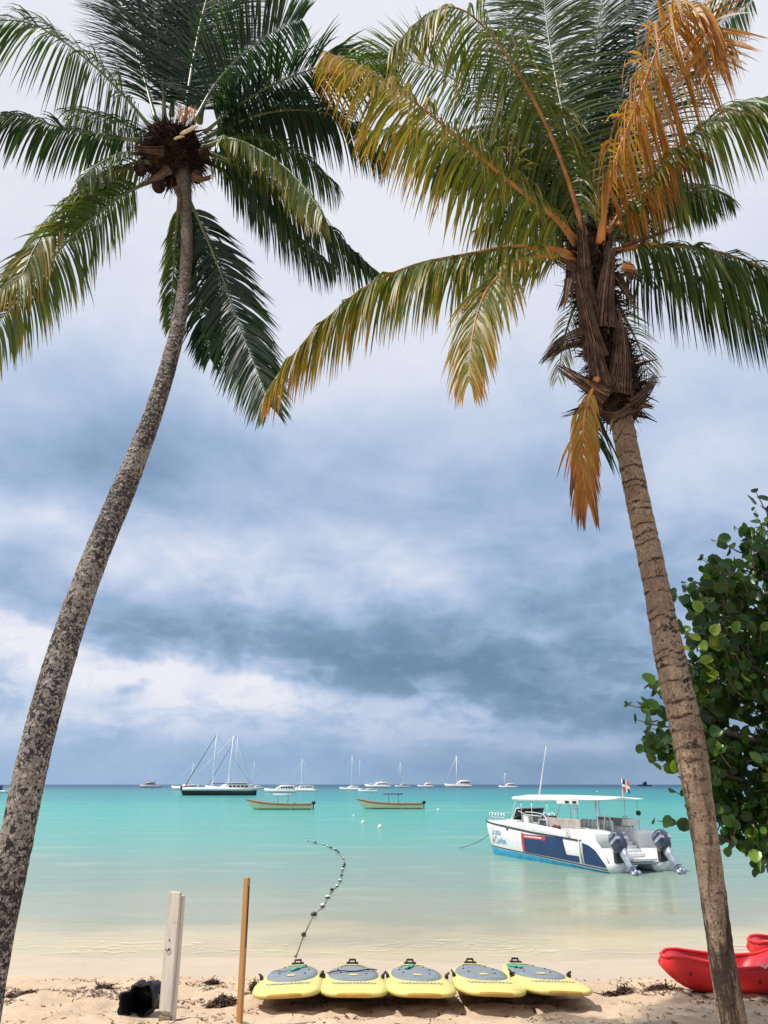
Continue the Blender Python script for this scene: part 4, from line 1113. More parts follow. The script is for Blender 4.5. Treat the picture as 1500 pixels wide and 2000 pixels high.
# ---- seaweed
M['weed'] = mat('dry_brown_seaweed', (0.055, 0.032, 0.024), 0.8, var=.6, nscale=30, spec=.2)
M['weed2'] = mat('pale_dry_seaweed', (0.22, 0.14, 0.08), 0.85, var=.4, nscale=30, spec=.1)
def weed(cx, cy, rx, ry, n, hgt, seed, name='seaweed_clump'):
    rr = random.Random(seed); mb = MB(); mb.smooth = False
    for i in range(n):
        a = rr.uniform(0, 6.283); r = math.sqrt(rr.random()); x = cx+math.cos(a)*r*rx; y = cy+math.sin(a)*r*ry
        z = gz(x, y) + rr.random()*hgt*(1-r*r) + .004
        g = V((rr.uniform(-1, 1), rr.uniform(-1, 1), rr.uniform(-.35, .6))).normalized(); L = rr.uniform(.03, .11); w = rr.uniform(.004, .013)
        s = g.cross(V((rr.uniform(-1, 1), rr.uniform(-1, 1), 1))).normalized(); q = V((x, y, z)); prev = None
        mb.cm = 0 if rr.random() < .85 else 1
        for k in range(4):
            ww = w*(1-k*.25); q.z = max(q.z, gz(q.x, q.y)+.003)
            A_ = mb.vert(q-s*ww); B_ = mb.vert(q+s*ww)
            if prev: mb.face(prev[0], prev[1], B_, A_)
            prev = (A_, B_); q = q+g*L/3; g = (g+V((rr.uniform(-.5, .5), rr.uniform(-.5, .5), -.35))).normalized()
    return mb.build(name, [M['weed'], M['weed2']])
for i, (px, py, rx, ry, n, h, lab) in enumerate([
        (206, 1932, .11, .10, 260, .07, 'small brown seaweed clump on the sand between the mottled palm and the black bag'),
        (435, 1964, .19, .15, 620, .10, 'big dark brown seaweed heap between the white post and the wooden stake'),
        (416, 1925, .10, .09, 260, .07, 'dark seaweed clump at the edge of the wet sand beside the white post'),
        (1205, 1942, .22, .12, 420, .05, 'flat seaweed patch beside the end paddleboard'),
        (1295, 1938, .22, .10, 420, .06, 'seaweed patch at the bow of the red kayak'),
        (497, 1932, .06, .16, 220, .07, 'dark seaweed strand against the paddleboard by the stake'),
        (40, 1945, .22, .05, 200, .03, 'thin line of seaweed at the foot of the mottled palm')]):
    p = G(px, py); tag(weed(p.x, p.y, rx, ry, n, h, 40+i), lab, 'seaweed', 'seaweed washed up on the beach')
rr = random.Random(77); mb = MB(); mb.smooth = False
for i in range(5200):
    u = rr.random()
    if u < .5: x = rr.uniform(-6, 7); y = rr.uniform(9.2, 12.6)
    elif u < .78: x = rr.uniform(-5.5, -1.5); y = rr.gauss(11.6 - .2*abs(x+3.5), .35)
    else: x = rr.uniform(2.8, 6); y = rr.gauss(11.4, .25)
    if noise.noise(V((x*1.3, y*1.9, 3))) < -.05 or y > 12.7: continue
    z = gz(x, y)+.005; L = rr.uniform(.008, .045); w = rr.uniform(.003, .011); a = rr.uniform(0, 3.14); c_, s_ = math.cos(a), math.sin(a)
    mb.cm = 0 if rr.random() < .6 else 1; dz_ = rr.uniform(0, .015)
    k = [mb.vert((x-c_*L+s_*w, y-s_*L-c_*w, z)), mb.vert((x-c_*L-s_*w, y-s_*L+c_*w, z)), mb.vert((x+c_*L-s_*w, y+s_*L+c_*w, z+dz_)), mb.vert((x+c_*L+s_*w, y+s_*L-c_*w, z+dz_))]
    mb.face(*k)
tag(mb.build('beach_litter', [M['weed'], M['weed2']]), 'scattered bits of dry weed and twigs on the sand', kind='stuff')
for px, py, s in ((1344, 1944, .05), (1469, 1938, .05), (1318, 1949, .035)):
    p = G(px, py); mb = MB(); mb.ball((0, 0, 0), s, 12, 8, (1.1, .9, .7))
    for i, v in enumerate(mb.v): mb.v[i] = tuple(V(v)*(1+.3*noise.noise(V(v)*25)))
    o = mb.build('pebble', mat('pale_stone', (.55, .50, .45), .8, var=.2) if 'stone' not in M else M['stone']); M['stone'] = o.data.materials[0]
    o.location = (p.x, p.y, gz(p.x, p.y)+s*.4)
    tag(o, {1344: 'pale stone in the kayak shadow left of the ringed palm trunk', 1469: 'pale stone right of the ringed palm trunk', 1318: 'smallest pale stone, on the seaweed at the kayak bow'}[px], 'stone', 'pale stones by the kayak')
# ------------------------------------------------------------------ float line from the beach into the water
fl = [(575, 1873), (581, 1861), (593, 1829), (613, 1789), (630, 1772), (640, 1755), (648, 1740), (658, 1733), (664, 1722), (667, 1712), (669, 1700), (673, 1690), (671, 1678), (661, 1666), (653, 1660), (640, 1654), (632, 1651), (601, 1643), (604, 1637)]
root = tag(empty('float_line', (0, 0, 0)), 'rope of small floats curving from the beach out into the shallows', 'float line')
pts = []
for i, (px, py) in enumerate(fl):
    p = G(px, py) if i == 0 else W(px, py)
    pts.append(V((p.x, p.y, max(.02, gz(p.x, p.y)+.03))))
pa, _ = catmull(pts, 140)
mb = MB(); mb.tube([p+V((0, 0, -.0 if p.y < 16 else -.015)) for p in pa], .011, 6); mb.build('rope', M['rope'], root)
rr = random.Random(4)
for i, p in enumerate(pts[2:-1]):
    nfl = 1
    r = .058 if 1 <= i <= 3 else .044
    mb = MB(); rt = Matrix.Rotation(rr.uniform(0, 3), 3, 'Z'); mb.ball((0, 0, 0), r, 12, 8, (1.35, 1, 1), rt); o = mb.build('float', M['float_dark'] if i in (0, 1, 4, 7, 9, 11) else M['float_white'], root); o.location = p + V((0, 0, .02))
    if o.data.materials[0] == M['float_white']:
        q = MB(); q.ball((0, 0, -.005), r*1.05, 12, 5, (1.35, 1, .75), rt); q2 = q.build('dark_underside', M['float_dark'], o)  # dark shell round the lower part of the pale floats
for a, b_ in ((10, 11), (14, 15), (16, 17), (13, 14)):
    p = pts[a].lerp(pts[b_], .5); mb = MB(); mb.ball((0, 0, 0), .05, 10, 7, (1.3, 1, 1)); o = mb.build('float', M['float_dark'], root); o.location = p + V((0, 0, .02))
for i, (px, py, r, lab) in enumerate([(709, 1608, .16, 'round pale mooring buoy, the one closer to the float line'), (742, 1617, .17, 'upright pale mooring buoy, nearest of those on the open water'), (691, 1594, .12, 'tiny pale mooring buoy just below the bow of the dark canopied skiff'),
                                      (856, 1583, .16, 'small white mooring buoy right of the skiffs'), (1166, 1547, .28, 'white mooring buoy far out above the dive boat roof')]):
    p = W(px, py); b0 = MB(); b0.ball((0, 0, .3*r), r, 14, 10, (1, 1, 1.15)); b0.tube([(0, 0, r*1.2), (0, 0, r*1.6)], r*.15, 6)
    o = b0.build('mooring_buoy', M['float_white']); o.location = p; tag(o, lab, 'buoy', 'small mooring buoys')

# ------------------------------------------------------------------ boats
def strip(mb, a, b_, r, n=6): mb.tube([V(a), V(b_)], r, n)
def skiff(x0, x1, ywl, label, seed):
    pa_, pb_ = W(x0+10, ywl), W(x1, ywl); L = pb_.x - W(x0, ywl).x
    root = tag(empty('skiff', (pb_.x, (pa_.y+pb_.y)/2, 0), R(180)), label, 'skiff', 'moored wooden skiffs')
    hb = .19*L/2*.9
    S = [i/16 for i in range(17)]
    hwf = lambda s: hb*interp([(0, .86), (.3, 1), (.6, .97), (.8, .72), (.93, .34), (1, .03)], s)
    sheer = lambda s: L*interp([(0, .080), (.3, .078), (.6, .088), (.8, .108), (1, .150)], s)
    keel = lambda s: L*interp([(0, -.02), (.75, -.02), (.88, .0), (.96, .06), (1, .135)], s)
    h = MB(); secs = []
    for s in S:
        w, t_, k = hwf(s), sheer(s), keel(s); x = s*L
        secs.append([(x, -w, t_), (x, -w*.9, lerp(k, t_, .4)), (x, -w*.45, lerp(k, t_, .06)), (x, 0, k), (x, w*.45, lerp(k, t_, .06)), (x, w*.9, lerp(k, t_, .4)), (x, w, t_)])
    h.loft(secs, closed=False, caps=False); h.build('hull', M['cream'], root)
    b0 = MB(); b0.loft([[(x_[0][0], x_[0][1]*.99, x_[0][2]-.10*L/8), (x_[0][0], 0, x_[0][2]-.16*L/8), (x_[0][0], -x_[0][1]*.99, x_[0][2]-.10*L/8)] for x_ in secs], closed=False, caps=False); b0.build('deck', M['wood_rail'], root)
    b0 = MB(); b0.box((0, 0, sheer(0)/2), (.06, 2*hwf(0)*.98, sheer(0)*1.0)); b0.build('transom', M['cream'], root)
    b0 = MB()
    for sg in (-1, 1):
        b0.tube([(s*L, sg*hwf(s)*1.01, sheer(s)-.05) for s in S], .12*L/8, 6)
    b0.build('gunwale', M['wood_rail'], root)
    b0 = MB()
    for sg in (-1, 1): b0.tube([(s*L, sg*(hwf(s)*.93+.01), .035*L/8 + max(0, keel(s))) for s in S[:14]], .035*L/8, 6)
    b0.build('bottom_stripe', M['black'], root)
    b0 = MB()
    for s in (.25, .42, .6): b0.box((s*L, 0, sheer(s)-.02), (.25, 2*hwf(s)*.95, .05))
    b0.build('thwart', M['offwhite'], root)
    b0 = MB(); b0.box((.32*L, hwf(.32)*1.02, sheer(.3)*.62), (.10, .06, sheer(.3)*1.1)); b0.box((.32*L, -hwf(.32)*1.02, sheer(.3)*.62), (.10, .06, sheer(.3)*1.1)); b0.build('fender', M['float_white'], root)
    b0 = MB(); rr = random.Random(seed)
    for i in range(9): b0.ball((rr.uniform(.05, .35)*L, rr.uniform(-.3, .3), sheer(.2)+.0), rr.uniform(.08, .17), 7, 5, (1.3, 1, .8))
    b0.build('gear_heap', M['black'], root)
    b0 = MB(); b0.ball((-.10*L/8*4*.5, 0, sheer(0)+.14), .22*L/8, 10, 7, (1.1, .7, 1.0)); b0.box((-.18*L/8, 0, sheer(0)*.3), (.13, .12, sheer(0)*1.6)); b0.build('outboard_motor', M['black'], root)
    c = MB(); zt = L*.215; x0c, x1c = .30*L, .60*L
    c.loft([[(x, -hb*.7, zt-.02), (x, 0, zt+.10), (x, hb*.7, zt-.02), (x, hb*.7, zt-.07), (x, 0, zt+.05), (x, -hb*.7, zt-.07)] for x in (x0c, (x0c+x1c)/2, x1c)])
    for x in (.37*L, .52*L):
        for sg in (-1, 1): c.tube([(x, sg*hb*.6, sheer(.4)-.1), (x, sg*hb*.6, zt)], .022, 5)
    cc = c.build('canopy', M['grey'] if seed % 2 else M['sailcover'], root)
    return root
skiff(481, 609, 1581, 'cream skiff with varnished rim and pale canopy, closer to the black catamaran', 1)
skiff(698, 825, 1580, 'cream skiff with orange rim and dark canopy, right of the other skiff', 2)

def far_boat(name, x0, x1, ywl, label, cat, masts=(), hull='white', cabin=(.25, .8, .10, 'white'), flip=False, fly=None, hh=None, group=None, catam=False, stays=True):
    a, b_ = W(x0, ywl), W(x1, ywl); L = b_.x-a.x; Dd = a.y
    ppm = (x1-x0)/L
    root = tag(empty(name, ((a.x+b_.x)/2, Dd, 0), R(0 if flip else 180)), label, cat, group)
    H_ = hh or L*.10; hb = L*.13
    def hullmesh(yc, hb):
        h = MB(); secs = []
        for i in range(15):
            s = i/14; x = -L/2+s*L; w = hb*interp([(0, .75), (.3, 1), (.65, .9), (.85, .5), (1, .03)], s); t_ = H_*interp([(0, .75), (.5, .85), (.85, 1.05), (1, 1.25)], s); rk = L*.05*interp([(0, 0), (.85, 0), (1, 1)], s)
            secs.append([(x, yc-w, t_), (x-rk*.5, yc-w*.92, t_*.4), (x-rk, yc-w*.7, -.15), (x-rk, yc+w*.7, -.15), (x-rk*.5, yc+w*.92, t_*.4), (x, yc+w, t_)])
        h.loft(secs); return h
    if catam:
        for sg in (-1, 1):
            h = hullmesh(sg*L*.15, L*.045); h.build('hull', M[hull], root)
        h = MB(); h.box((-.06*L, 0, H_*.78), (.62*L, L*.30, H_*.22)); h.build('bridge_deck', M['white'], root)
        if hull == 'black':
            for sg in (-1, 1):
                h = MB(); h.loft([[(x, sg*L*.15-w, H_*.62), (x, sg*L*.15+w, H_*.62), (x, sg*L*.15+w, H_*1.0), (x, sg*L*.15-w, H_*1.0)] for x, w in ((-L*.5, L*.036), (-L*.2, L*.047), (L*.2, L*.044), (L*.38, L*.03), (L*.46, L*.012))]); h.build('topside', M['white'], root)
    else:
        hullmesh(0, hb).build('hull', M[hull], root)
    s0, s1, ch, cm_ = cabin
    zc = H_*.8; cx0, cx1 = L/2-s1*L, L/2-s0*L; ch_ = ch*L*1.4; cw = hb*.7 if not catam else L*.13
    c = MB(); c.loft([[(cx0, -cw, zc), (cx0+.0*L, -cw*.9, zc+ch_), (cx0, cw*.9, zc+ch_), (cx0, cw, zc)],
                      [(lerp(cx0, cx1, .7), -cw, zc), (lerp(cx0, cx1, .65), -cw*.9, zc+ch_), (lerp(cx0, cx1, .65), cw*.9, zc+ch_), (lerp(cx0, cx1, .7), cw, zc)],
                      [(cx1, -cw*.6, zc), (lerp(cx0, cx1, .85), -cw*.6, zc+ch_*.5), (lerp(cx0, cx1, .85), cw*.6, zc+ch_*.5), (cx1, cw*.6, zc)]])
    cb = c.build('cabin', M[cm_], root)
    wn_ = MB()
    nwin = 5
    for k in range(nwin):
        xx = lerp(cx0, cx1, .06 + .60*(k+.5)/nwin)
        for sg in (-1, 1): wn_.box((xx, sg*(cw*.955), zc+ch_*.55), ((cx1-cx0)*.085, cw*.10, ch_*.38))
    wn_.build('window', M['glass'], cb)
    if fly:
        f = MB(); fx0, fx1 = L/2-fly[1]*L, L/2-fly[0]*L; zt = zc+ch_+fly[2]*L
        f.box(((fx0+fx1)/2, 0, zt), (fx1-fx0, cw*1.9, L*.012))
        for x in (fx0*.95+fx1*.05, fx0*.05+fx1*.95):
            for sg in (-1, 1): f.tube([(x, sg*cw*.8, zc), (x, sg*cw*.8, zt)], L*.004, 5)
        f.build('hardtop', M['white'], root)
    rl = MB()
    for i in range(6):
        x = lerp(L*.15, L*.47, i/5); rl.tube([(x, 0, H_), (x, 0, H_+L*.03)], L*.0015, 4)
    rl.tube([(L*.15, 0, H_+L*.03), (L*.47, 0, H_*1.15+L*.03)], L*.0015, 4); rl.build('bow_rail', M['steel'], root)
    for (mx_, ytop, rad, lean, furl) in masts:
        xm = (mx_ - (x0+x1)/2)/ppm*(1 if flip else -1); topz = CAM.z - 0
        tp_ = P(mx_, ytop, Dd); zt = tp_.z
        m_ = MB(); ln = lean*(1 if flip else -1)/ppm; r_ = rad
        m_.tube([(xm, 0, H_*.7), (xm+ln*.5, 0, zt*.5), (xm+ln, 0, zt)], [r_*1.25, r_*1.1, r_*.6], 8)
        mo = m_.build('mast', M['mast'], root)
        s_ = MB(); s_.tube([(xm+ln*.55, -L*.03, zt*.56), (xm+ln*.55, L*.03, zt*.56)], r_*.4, 5); s_.tube([(xm-L*.0, 0, H_+L*.05), (xm-L*.28, 0, H_+L*.06)], r_*.9, 6)
        s_.build('boom', M['mast'] if not furl else M['sailcover'], mo)
        st = MB()
        st.tube([(L*.47, 0, H_*1.1), (xm+ln, 0, zt*.985)], r_*.28 if not furl else r_*.6, 5)
        st.tube([(-L*.48, 0, H_), (xm+ln, 0, zt*.985)], r_*.16, 4)
        st.build('stay', M['mast'] if not furl else M['sailcover'], mo)
    return root
G1 = 'boats moored offshore'
far_boat('catamaran', 355, 497, 1553, 'long sailing catamaran with black hulls, white topsides and two tall masts', 'catamaran', [(413, 1433, .16, 2, True), (443, 1437, .20, 6, False)], 'black', (.50, .96, .045, 'offwhite'), fly=(.6, .92, .02), catam=True, group=G1, hh=2.1)
far_boat('catamaran', 402, 492, 1546, 'sailing catamaran mostly hidden behind the black hulled one', 'catamaran', [(457, 1434, .16, 1, True)], 'white', (.25, .75, .05, 'white'), catam=True, group=G1)
far_boat('motor_yacht', 334, 396, 1543, 'low white motor catamaran with a short dark tilted mast left of the black hulled catamaran', 'motor yacht', [(369, 1490, .18, 5, False)], 'white', (.2, .85, .06, 'white'), fly=(.45, .8, .04), group=G1)
far_boat('sailing_boat', 486, 515, 1540, 'small sailing boat with a grey flag at its masthead behind the black catamaran stern', 'sailing boat', [(493, 1487, .15, 1, False)], 'offwhite', (.3, .8, .08, 'offwhite'), group=G1)
far_boat('motor_yacht', 515, 578, 1548, 'white motor yacht with a long dark windowed cabin', 'motor yacht', [], 'white', (.3, .95, .10, 'white'), fly=(.4, .9, .05), group=G1)
far_boat('sailing_boat', 558, 618, 1546, 'white sailing catamaran with one thin mast beside the dark windowed motor yacht', 'sailing boat', [(588, 1482, .17, 0, False)], 'white', (.25, .9, .08, 'white'), fly=(.3, .95, .04), catam=True, group=G1)
far_boat('sailing_boat', 663, 706, 1543, 'white sailing boat with a bright mast above the canopy skiffs', 'sailing boat', [(687, 1475, .18, 0, False)], 'white', (.3, .85, .07, 'white'), catam=True, group=G1)
far_boat('sailing_boat', 699, 738, 1547, 'low white sailing boat with a very thin mast just right of the bright masted one', 'sailing boat', [(702, 1484, .07, 0, False)], 'white', (.3, .8, .06, 'offwhite'), group=G1)
far_boat('motor_yacht', 712, 764, 1538.6, 'long low white motor yacht with a small mast platform', 'motor yacht', [(744, 1525, .5, 0, False)], 'white', (.3, .85, .08, 'white'), group=G1)
far_boat('sailing_boat', 771, 800, 1537.6, 'tiny sailing boat with a faint mast left of the low motor launch', 'sailing boat', [(782, 1489, .25, 0, False)], 'offwhite', (.3, .8, .1, 'grey'), group=G1)
far_boat('motor_launch', 815, 847, 1537.4, 'little white motor launch left of the single bright mast', 'motor launch', [], 'white', (.35, .85, .12, 'white'), group=G1)
far_boat('sailing_boat', 868, 921, 1537.6, 'white sailing yacht alone with one bright thick mast', 'sailing boat', [(893, 1476, .62, 0, False)], 'white', (.4, .95, .12, 'white'), fly=(.5, .95, .05), group=G1)
far_boat('sailing_boat', 974, 1011, 1539, 'small sailing boat with a short leaning mast left of the dive boat antenna', 'sailing boat', [(986, 1509, .25, 2, False)], 'white', (.3, .8, .11, 'offwhite'), group=G1)
far_boat('workboat', 1245, 1273, 1535.2, 'dark low boat on the horizon right of the red and white flag', 'boat', [], 'navy', (.35, .65, .16, 'navy'), group=G1)
far_boat('ferry', 272, 315, 1538, 'pale grey boat on the horizon nearest the mottled palm trunk', 'boat', [(292, 1500, .08, 0, False)], 'grey', (.15, .7, .12, 'grey'), fly=(.2, .7, .03), group=G1)
far_boat('motor_yacht', -50, 14, 1549, 'white motor boat with a dark cabin half hidden by the mottled palm trunk', 'motor yacht', [], 'white', (.1, .8, .10, 'navy'), group=G1)

# ---- the dive boat
fdir = V((-.365, .931, 0)).normalized()
boat = tag(empty('dive_boat', (9.36, 30.75, 0), math.atan2(fdir.y, fdir.x)), 'white twin hulled dive boat with navy side panels, flat white roof and two outboard motors', 'boat')
HW, BLn, BEAM = .50, 9.3, 1.5
def hull_top(x): return interp([(0, .28), (.25, .48), (.6, .78), (1.0, .93), (1.45, 1.0), (5, 1.12), (8, 1.30), (9.7, 1.42)], x)
for sg in (1, -1):
    mb = MB(); secs = []
    yc = sg*(BEAM-HW)
    for x in [0, .12, .25, .4, .6, .8, 1.0, 1.25, 1.45, 2, 3, 4, 5, 6, 7, 7.8, 8.4, 8.9, 9.2, 9.45, 9.6]:
        fb_ = interp([(0, 0), (7, 0), (8.4, .12), (9.2, .42), (9.6, .92)], x)   # bow narrowing
        wo = HW*(1-fb_)*.98 + .02; zt = hull_top(x); rk = max(0, (x-8.2))*.42
        zb = -.35 + max(0, x-8.2)*.18
        bl = .05+.29*x/9.6
        secs.append([(x, yc-wo, zt), (x-rk*.3, yc-wo*.98, zt*.6), (x-rk*.8, yc-wo*.86, bl), (x-rk, yc-wo*.72, 0), (x-rk, yc-wo*.3, zb),
                     (x-rk, yc+wo*.3, zb), (x-rk, yc+wo*.72, 0), (x-rk*.8, yc+wo*.86, bl), (x-rk*.3, yc+wo*.98, zt*.6), (x, yc+wo, zt)])
    n = 10; rings = [[mb.vert(p) for p in s_] for s_ in secs]
    for r0, r1 in zip(rings, rings[1:]):
        for k in range(n):
            mb.cm = 1 if k in (2, 3, 4, 5, 6) else 0
            mb.face(r0[k], r1[k], r1[(k+1) % n], r0[(k+1) % n])
    mb.cm = 0; mb.face(*rings[0]); mb.face(*rings[-1][::-1])
    hl = mb.build('hull', [M['white'], M['antifoul']], boat)
    def side(x, f, off=.012):
        """point on the outer hull side, f = 0 bottom .. 1 top"""
        fb_ = interp([(0, 0), (7, 0), (8.4, .12), (9.2, .42), (9.6, .92)], x); wo = HW*(1-fb_)*.98 + .02; zt = hull_top(x); bl = .05+.29*x/9.6
        rk = max(0, (x-8.2))*.42
        if f < .5: a = lerp(.86, .98, f/.5); z = lerp(bl, zt*.6, f/.5); xx = x-rk*lerp(.8, .3, f/.5)
        else: a = lerp(.98, 1, (f-.5)/.5); z = lerp(zt*.6, zt, (f-.5)/.5); xx = x-rk*lerp(.3, 0, (f-.5)/.5)
        return V((xx, yc+sg*(wo*a+off), z))
    def fz(x, z):
        lo, hi = 0, 1
        for _ in range(24):
            m_ = (lo+hi)/2
            if side(x, m_).z < z: lo = m_
            else: hi = m_
        return lo
    def panel(x0, x1, zb_, zt_, m, name, off, nx=24):
        q = MB(); 
        for i in range(nx+1):
            x = lerp(x0, x1, i/nx); b_, t_ = zb_(x), zt_(x)
            for j in range(5): q.v.append(tuple(side(x, fz(x, lerp(b_, max(t_, b_+.01), j/4)), off))); q.h.append(0)
        for i in range(nx):
            for j in range(4):
                a = i*5+j; q.face(*((a, a+1, a+6, a+5) if sg < 0 else (a, a+5, a+6, a+1)))
        return q.build(name, M[m], hl)
    lowl = lambda x: .13+.026*x+.035
    panel(1.72, 5.62, lowl, lambda x: 1.02 if x > 2.55 else .44, 'navy', 'side_panel', .014)
    panel(.05, 1.42, lowl, lambda x: min(.94, hull_top(x)-.06), 'navy', 'quarter_panel', .014)
    panel(5.62, 5.80, lowl, lambda x: 1.06, 'red', 'red_stripe', .016, 2)
    panel(3.9, 5.62, lambda x: .86, lambda x: 1.0, 'red', 'red_label', .020, 8)
    panel(4.2, 5.55, lambda x: .905, lambda x: .955, 'float_white', 'small_white_lettering', .025, 8)
    q = MB(); q.tube([side(x, 1.0, .0)+V((0, sg*.012, 0)) for x in [1.45, 2, 3, 4, 5, 6, 7, 7.8, 8.4, 8.9, 9.2, 9.45, 9.6]], .028, 6); q.build('rub_rail', M['black'], hl)
    q = MB(); q.tube([side(x, fz(x, 0.07+.0305*x+.03), .004) for x in [.05, 1, 2, 3, 4, 5, 6, 7, 7.8, 8.4, 8.9, 9.2, 9.45]], .022, 6); q.build('boot_stripe', M['black'], hl)
    q = MB(); q.tube([side(1.56, .1, .02), side(1.56, 1, .03), side(1.56, 1, .03)+V((0, 0, .05))], .035, 6); q.tube([side(1.48, .1, .02), side(1.48, .98, .02)], .018, 6); q.build('boarding_gate', M['offwhite'], hl)
    q = MB(); q.box(side(6.95, .96, .01)+V((0, 0, -.06)), (.16, .03, .06)); q.build('hawse_hole', M['black'], hl)
    if sg > 0:
        def wr(txt, x, z, size, m, name):
            cu_ = bpy.data.curves.new('lettering', 'FONT'); cu_.body = txt; cu_.size = size; cu_.extrude = .004
            to = bpy.data.objects.new('tmp', cu_); COL.objects.link(to); bpy.context.view_layer.update()
            me = bpy.data.meshes.new_from_object(to.evaluated_get(bpy.context.evaluated_depsgraph_get()))
            bpy.data.objects.remove(to)
            for v in me.vertices:
                X = x - v.co.x; Zz = z + v.co.y
                p = side(X, fz(X, Zz), .018 + v.co.z); v.co = p
            me.materials.clear(); me.materials.append(M[m]); o = bpy.data.objects.new(name, me); COL.objects.link(o); o.parent = hl
        wr('Scuba', 8.55, .86, .42, 'ltblue', 'lettering')
        wr('Caribe', 8.25, .52, .40, 'ltblue', 'lettering')
        q = MB(); q.smooth = False
        A_ = [side(8.58-.0, fz(8.58, .58), .02), side(8.34, fz(8.34, .5), .02), side(8.36, fz(8.36, .66), .02), side(8.5, fz(8.5, .84), .02), side(8.46, fz(8.46, .7), .02)]
        q.face(*[q.vert(p) for p in A_]); A_ = [side(8.5, fz(8.5, .48), .021), side(8.42, fz(8.42, .46), .021), side(8.42, fz(8.42, .60), .021), side(8.52, fz(8.52, .62), .021)]; q.face(*[q.vert(p) for p in A_])
        q.build('red_emblem', M['red'], hl)
def bx(name, c, d, m, bev=.02, parent=None, rot=None):
    q = MB(); q.box(c, d, rot); return q.build(name, M[m], parent or boat, bev)
# decks and bulwarks
bx('bridge_deck', (4.9, 0, .80), (7.6, 2*(BEAM-HW*2)+.1, .36), 'white')
bx('main_deck', (4.6, 0, .99), (6.4, 2.86, .05), 'offwhite')
q = MB()
for sg in (1, -1):
    q.loft([[(x, sg*1.47, z0), (x, sg*1.47, z1), (x, sg*1.36, z1), (x, sg*1.36, z0)] for x, z0, z1 in ((2.5, 1.0, 1.26), (3.2, 1.04, 1.34), (5.0, 1.10, 1.44), (6.8, 1.2, 1.48), (7.6, 1.25, 1.42))])
q.build('bulwark', M['white'], boat, .02)
q = MB(); q.loft([[(x, -w, z), (x, w, z), (x, w*.96, z+h), (x, -w*.96, z+h)] for x, w, z, h in ((6.3, 1.40, 1.18, .14), (7.4, 1.36, 1.25, .12), (8.6, 1.30, 1.32, .08), (9.3, 1.2, 1.36, .05))]); q.build('fore_deck', M['offwhite'], boat)
bx('coach_box', (7.0, .55, 1.42), (.9, 1.5, .22), 'white', .05)
# wheelhouse screen and helm
q = MB(); q.loft([[(6.9, y, 1.50), (6.55, y, 1.98), (6.50, y, 1.98), (6.84, y, 1.50)] for y in (-.15, .25, .75, 1.25)]); q.build('windscreen', M['glass'], boat)
q = MB()
for y in (-.15, .55, 1.25): q.tube([(6.9, y, 1.5), (6.53, y, 2.0)], .022, 6)
q.tube([(6.53, -.15, 2.0), (6.53, 1.25, 2.0)], .022, 6); q.build('windscreen_frame', M['white'], boat)
bx('helm_console', (6.35, .45, 1.38), (.55, 1.0, .75), 'white', .05)
q = MB(); q.tube([(6.0, .55+.17*math.cos(a/10*6.283), 1.62+.17*math.sin(a/10*6.283)) for a in range(11)], .016, 6); q.tube([(6.0, .38, 1.62), (6.0, .72, 1.62)], .012, 5); q.build('steering_wheel', M['black'], boat)
bx('helm_seat', (5.5, .5, 1.32), (.5, .9, .30), 'cushion', .05); bx('seat_back', (5.25, .5, 1.55), (.08, .9, .36), 'cushion', .03)
bx('ice_box', (4.35, 1.0, 1.36), (.72, .5, .44), 'cowl', .03); bx('ice_box_lid', (4.35, 1.0, 1.61), (.8, .56, .06), 'grey', .02)
# passenger benches with tank racks
for sg in (1, -1):
    r_ = bx('bench', (3.0, sg*1.05, 1.22), (2.4, .42, .38), 'offwhite', .03)
    bx('bench_back', (3.0, sg*1.24, 1.55), (2.4, .06, .34), 'cushion', .02, r_)
bx('bench', (3.1, 0, 1.22), (2.0, .5, .36), 'cushion', .03)
for i in range(8):
    for sg in (1, -1): q = MB(); q.tube([(2.0+i*.27, sg*.33, 1.0), (2.0+i*.27, sg*.33, 1.62), (2.0+i*.27, sg*.33, 1.66)], [.085, .085, .03], 8); q.build('dive_tank', M['offwhite'], boat)
q = MB(); rr = random.Random(6)
for i in range(6): q.ball((3.35+rr.uniform(-.25, .25), 1.30+rr.uniform(-.06, .06), 1.36+rr.uniform(-.03, .05)), .10, 8, 6, (1.2, .8, .8))
q.build('life_jacket', mat('maroon_cloth', (.10, .02, .025), .8, var=.4), boat)
# aft deck: seats over the engine wells, steps between them
for sg in (1, -1):
    q = MB(); y0, y1 = sg*.48, sg*1.44
    q.loft([[(x, y0, .75), (x, y1, .75), (x, y1, z), (x, y0, z)] for x, z in ((.62, .98), (.7, 1.28), (1.2, 1.36), (2.0, 1.38), (2.1, 1.30))]); q.build('aft_seat', M['white'], boat, .03)
    q = MB(); q.loft([[(x, sg*1.46, .2), (x, sg*1.46, z), (x, sg*1.38, z), (x, sg*1.38, .2)] for x, z in ((.05, .42), (.25, .66), (.5, .90), (.8, 1.10), (1.15, 1.25), (1.6, 1.34), (2.2, 1.36))]); q.build('quarter_wing', M['white'], boat, .01)
q = MB(); n_ = 9
for i in range(5): q.box((.35+i*.22, 0, .55+i*.10), (.26, .80, .13+i*.03))
q.build('stern_steps', M['white'], boat, .02)
bx('stern_platform', (.05, 0, .42), (.62, 1.05, .10), 'white', .02)
bx('transom_bar', (.02, 0, .30), (.20, 1.5, .07), 'grey', .01)
q = MB()
for y in (-.42, .42):
    q.tube(catmull([(1.5, y, 1.0), (1.4, y, 1.75), (1.1, y, 1.82), (.95, y, 1.5), (.9, y, .85)], 14)[0], .02, 6)
q.build('grab_rail', M['steel'], boat)
q = MB(); q.box((1.1, -.55, 1.62), (.35, .5, .24)); q.build('rinse_tank', M['offwhite'], boat, .03)
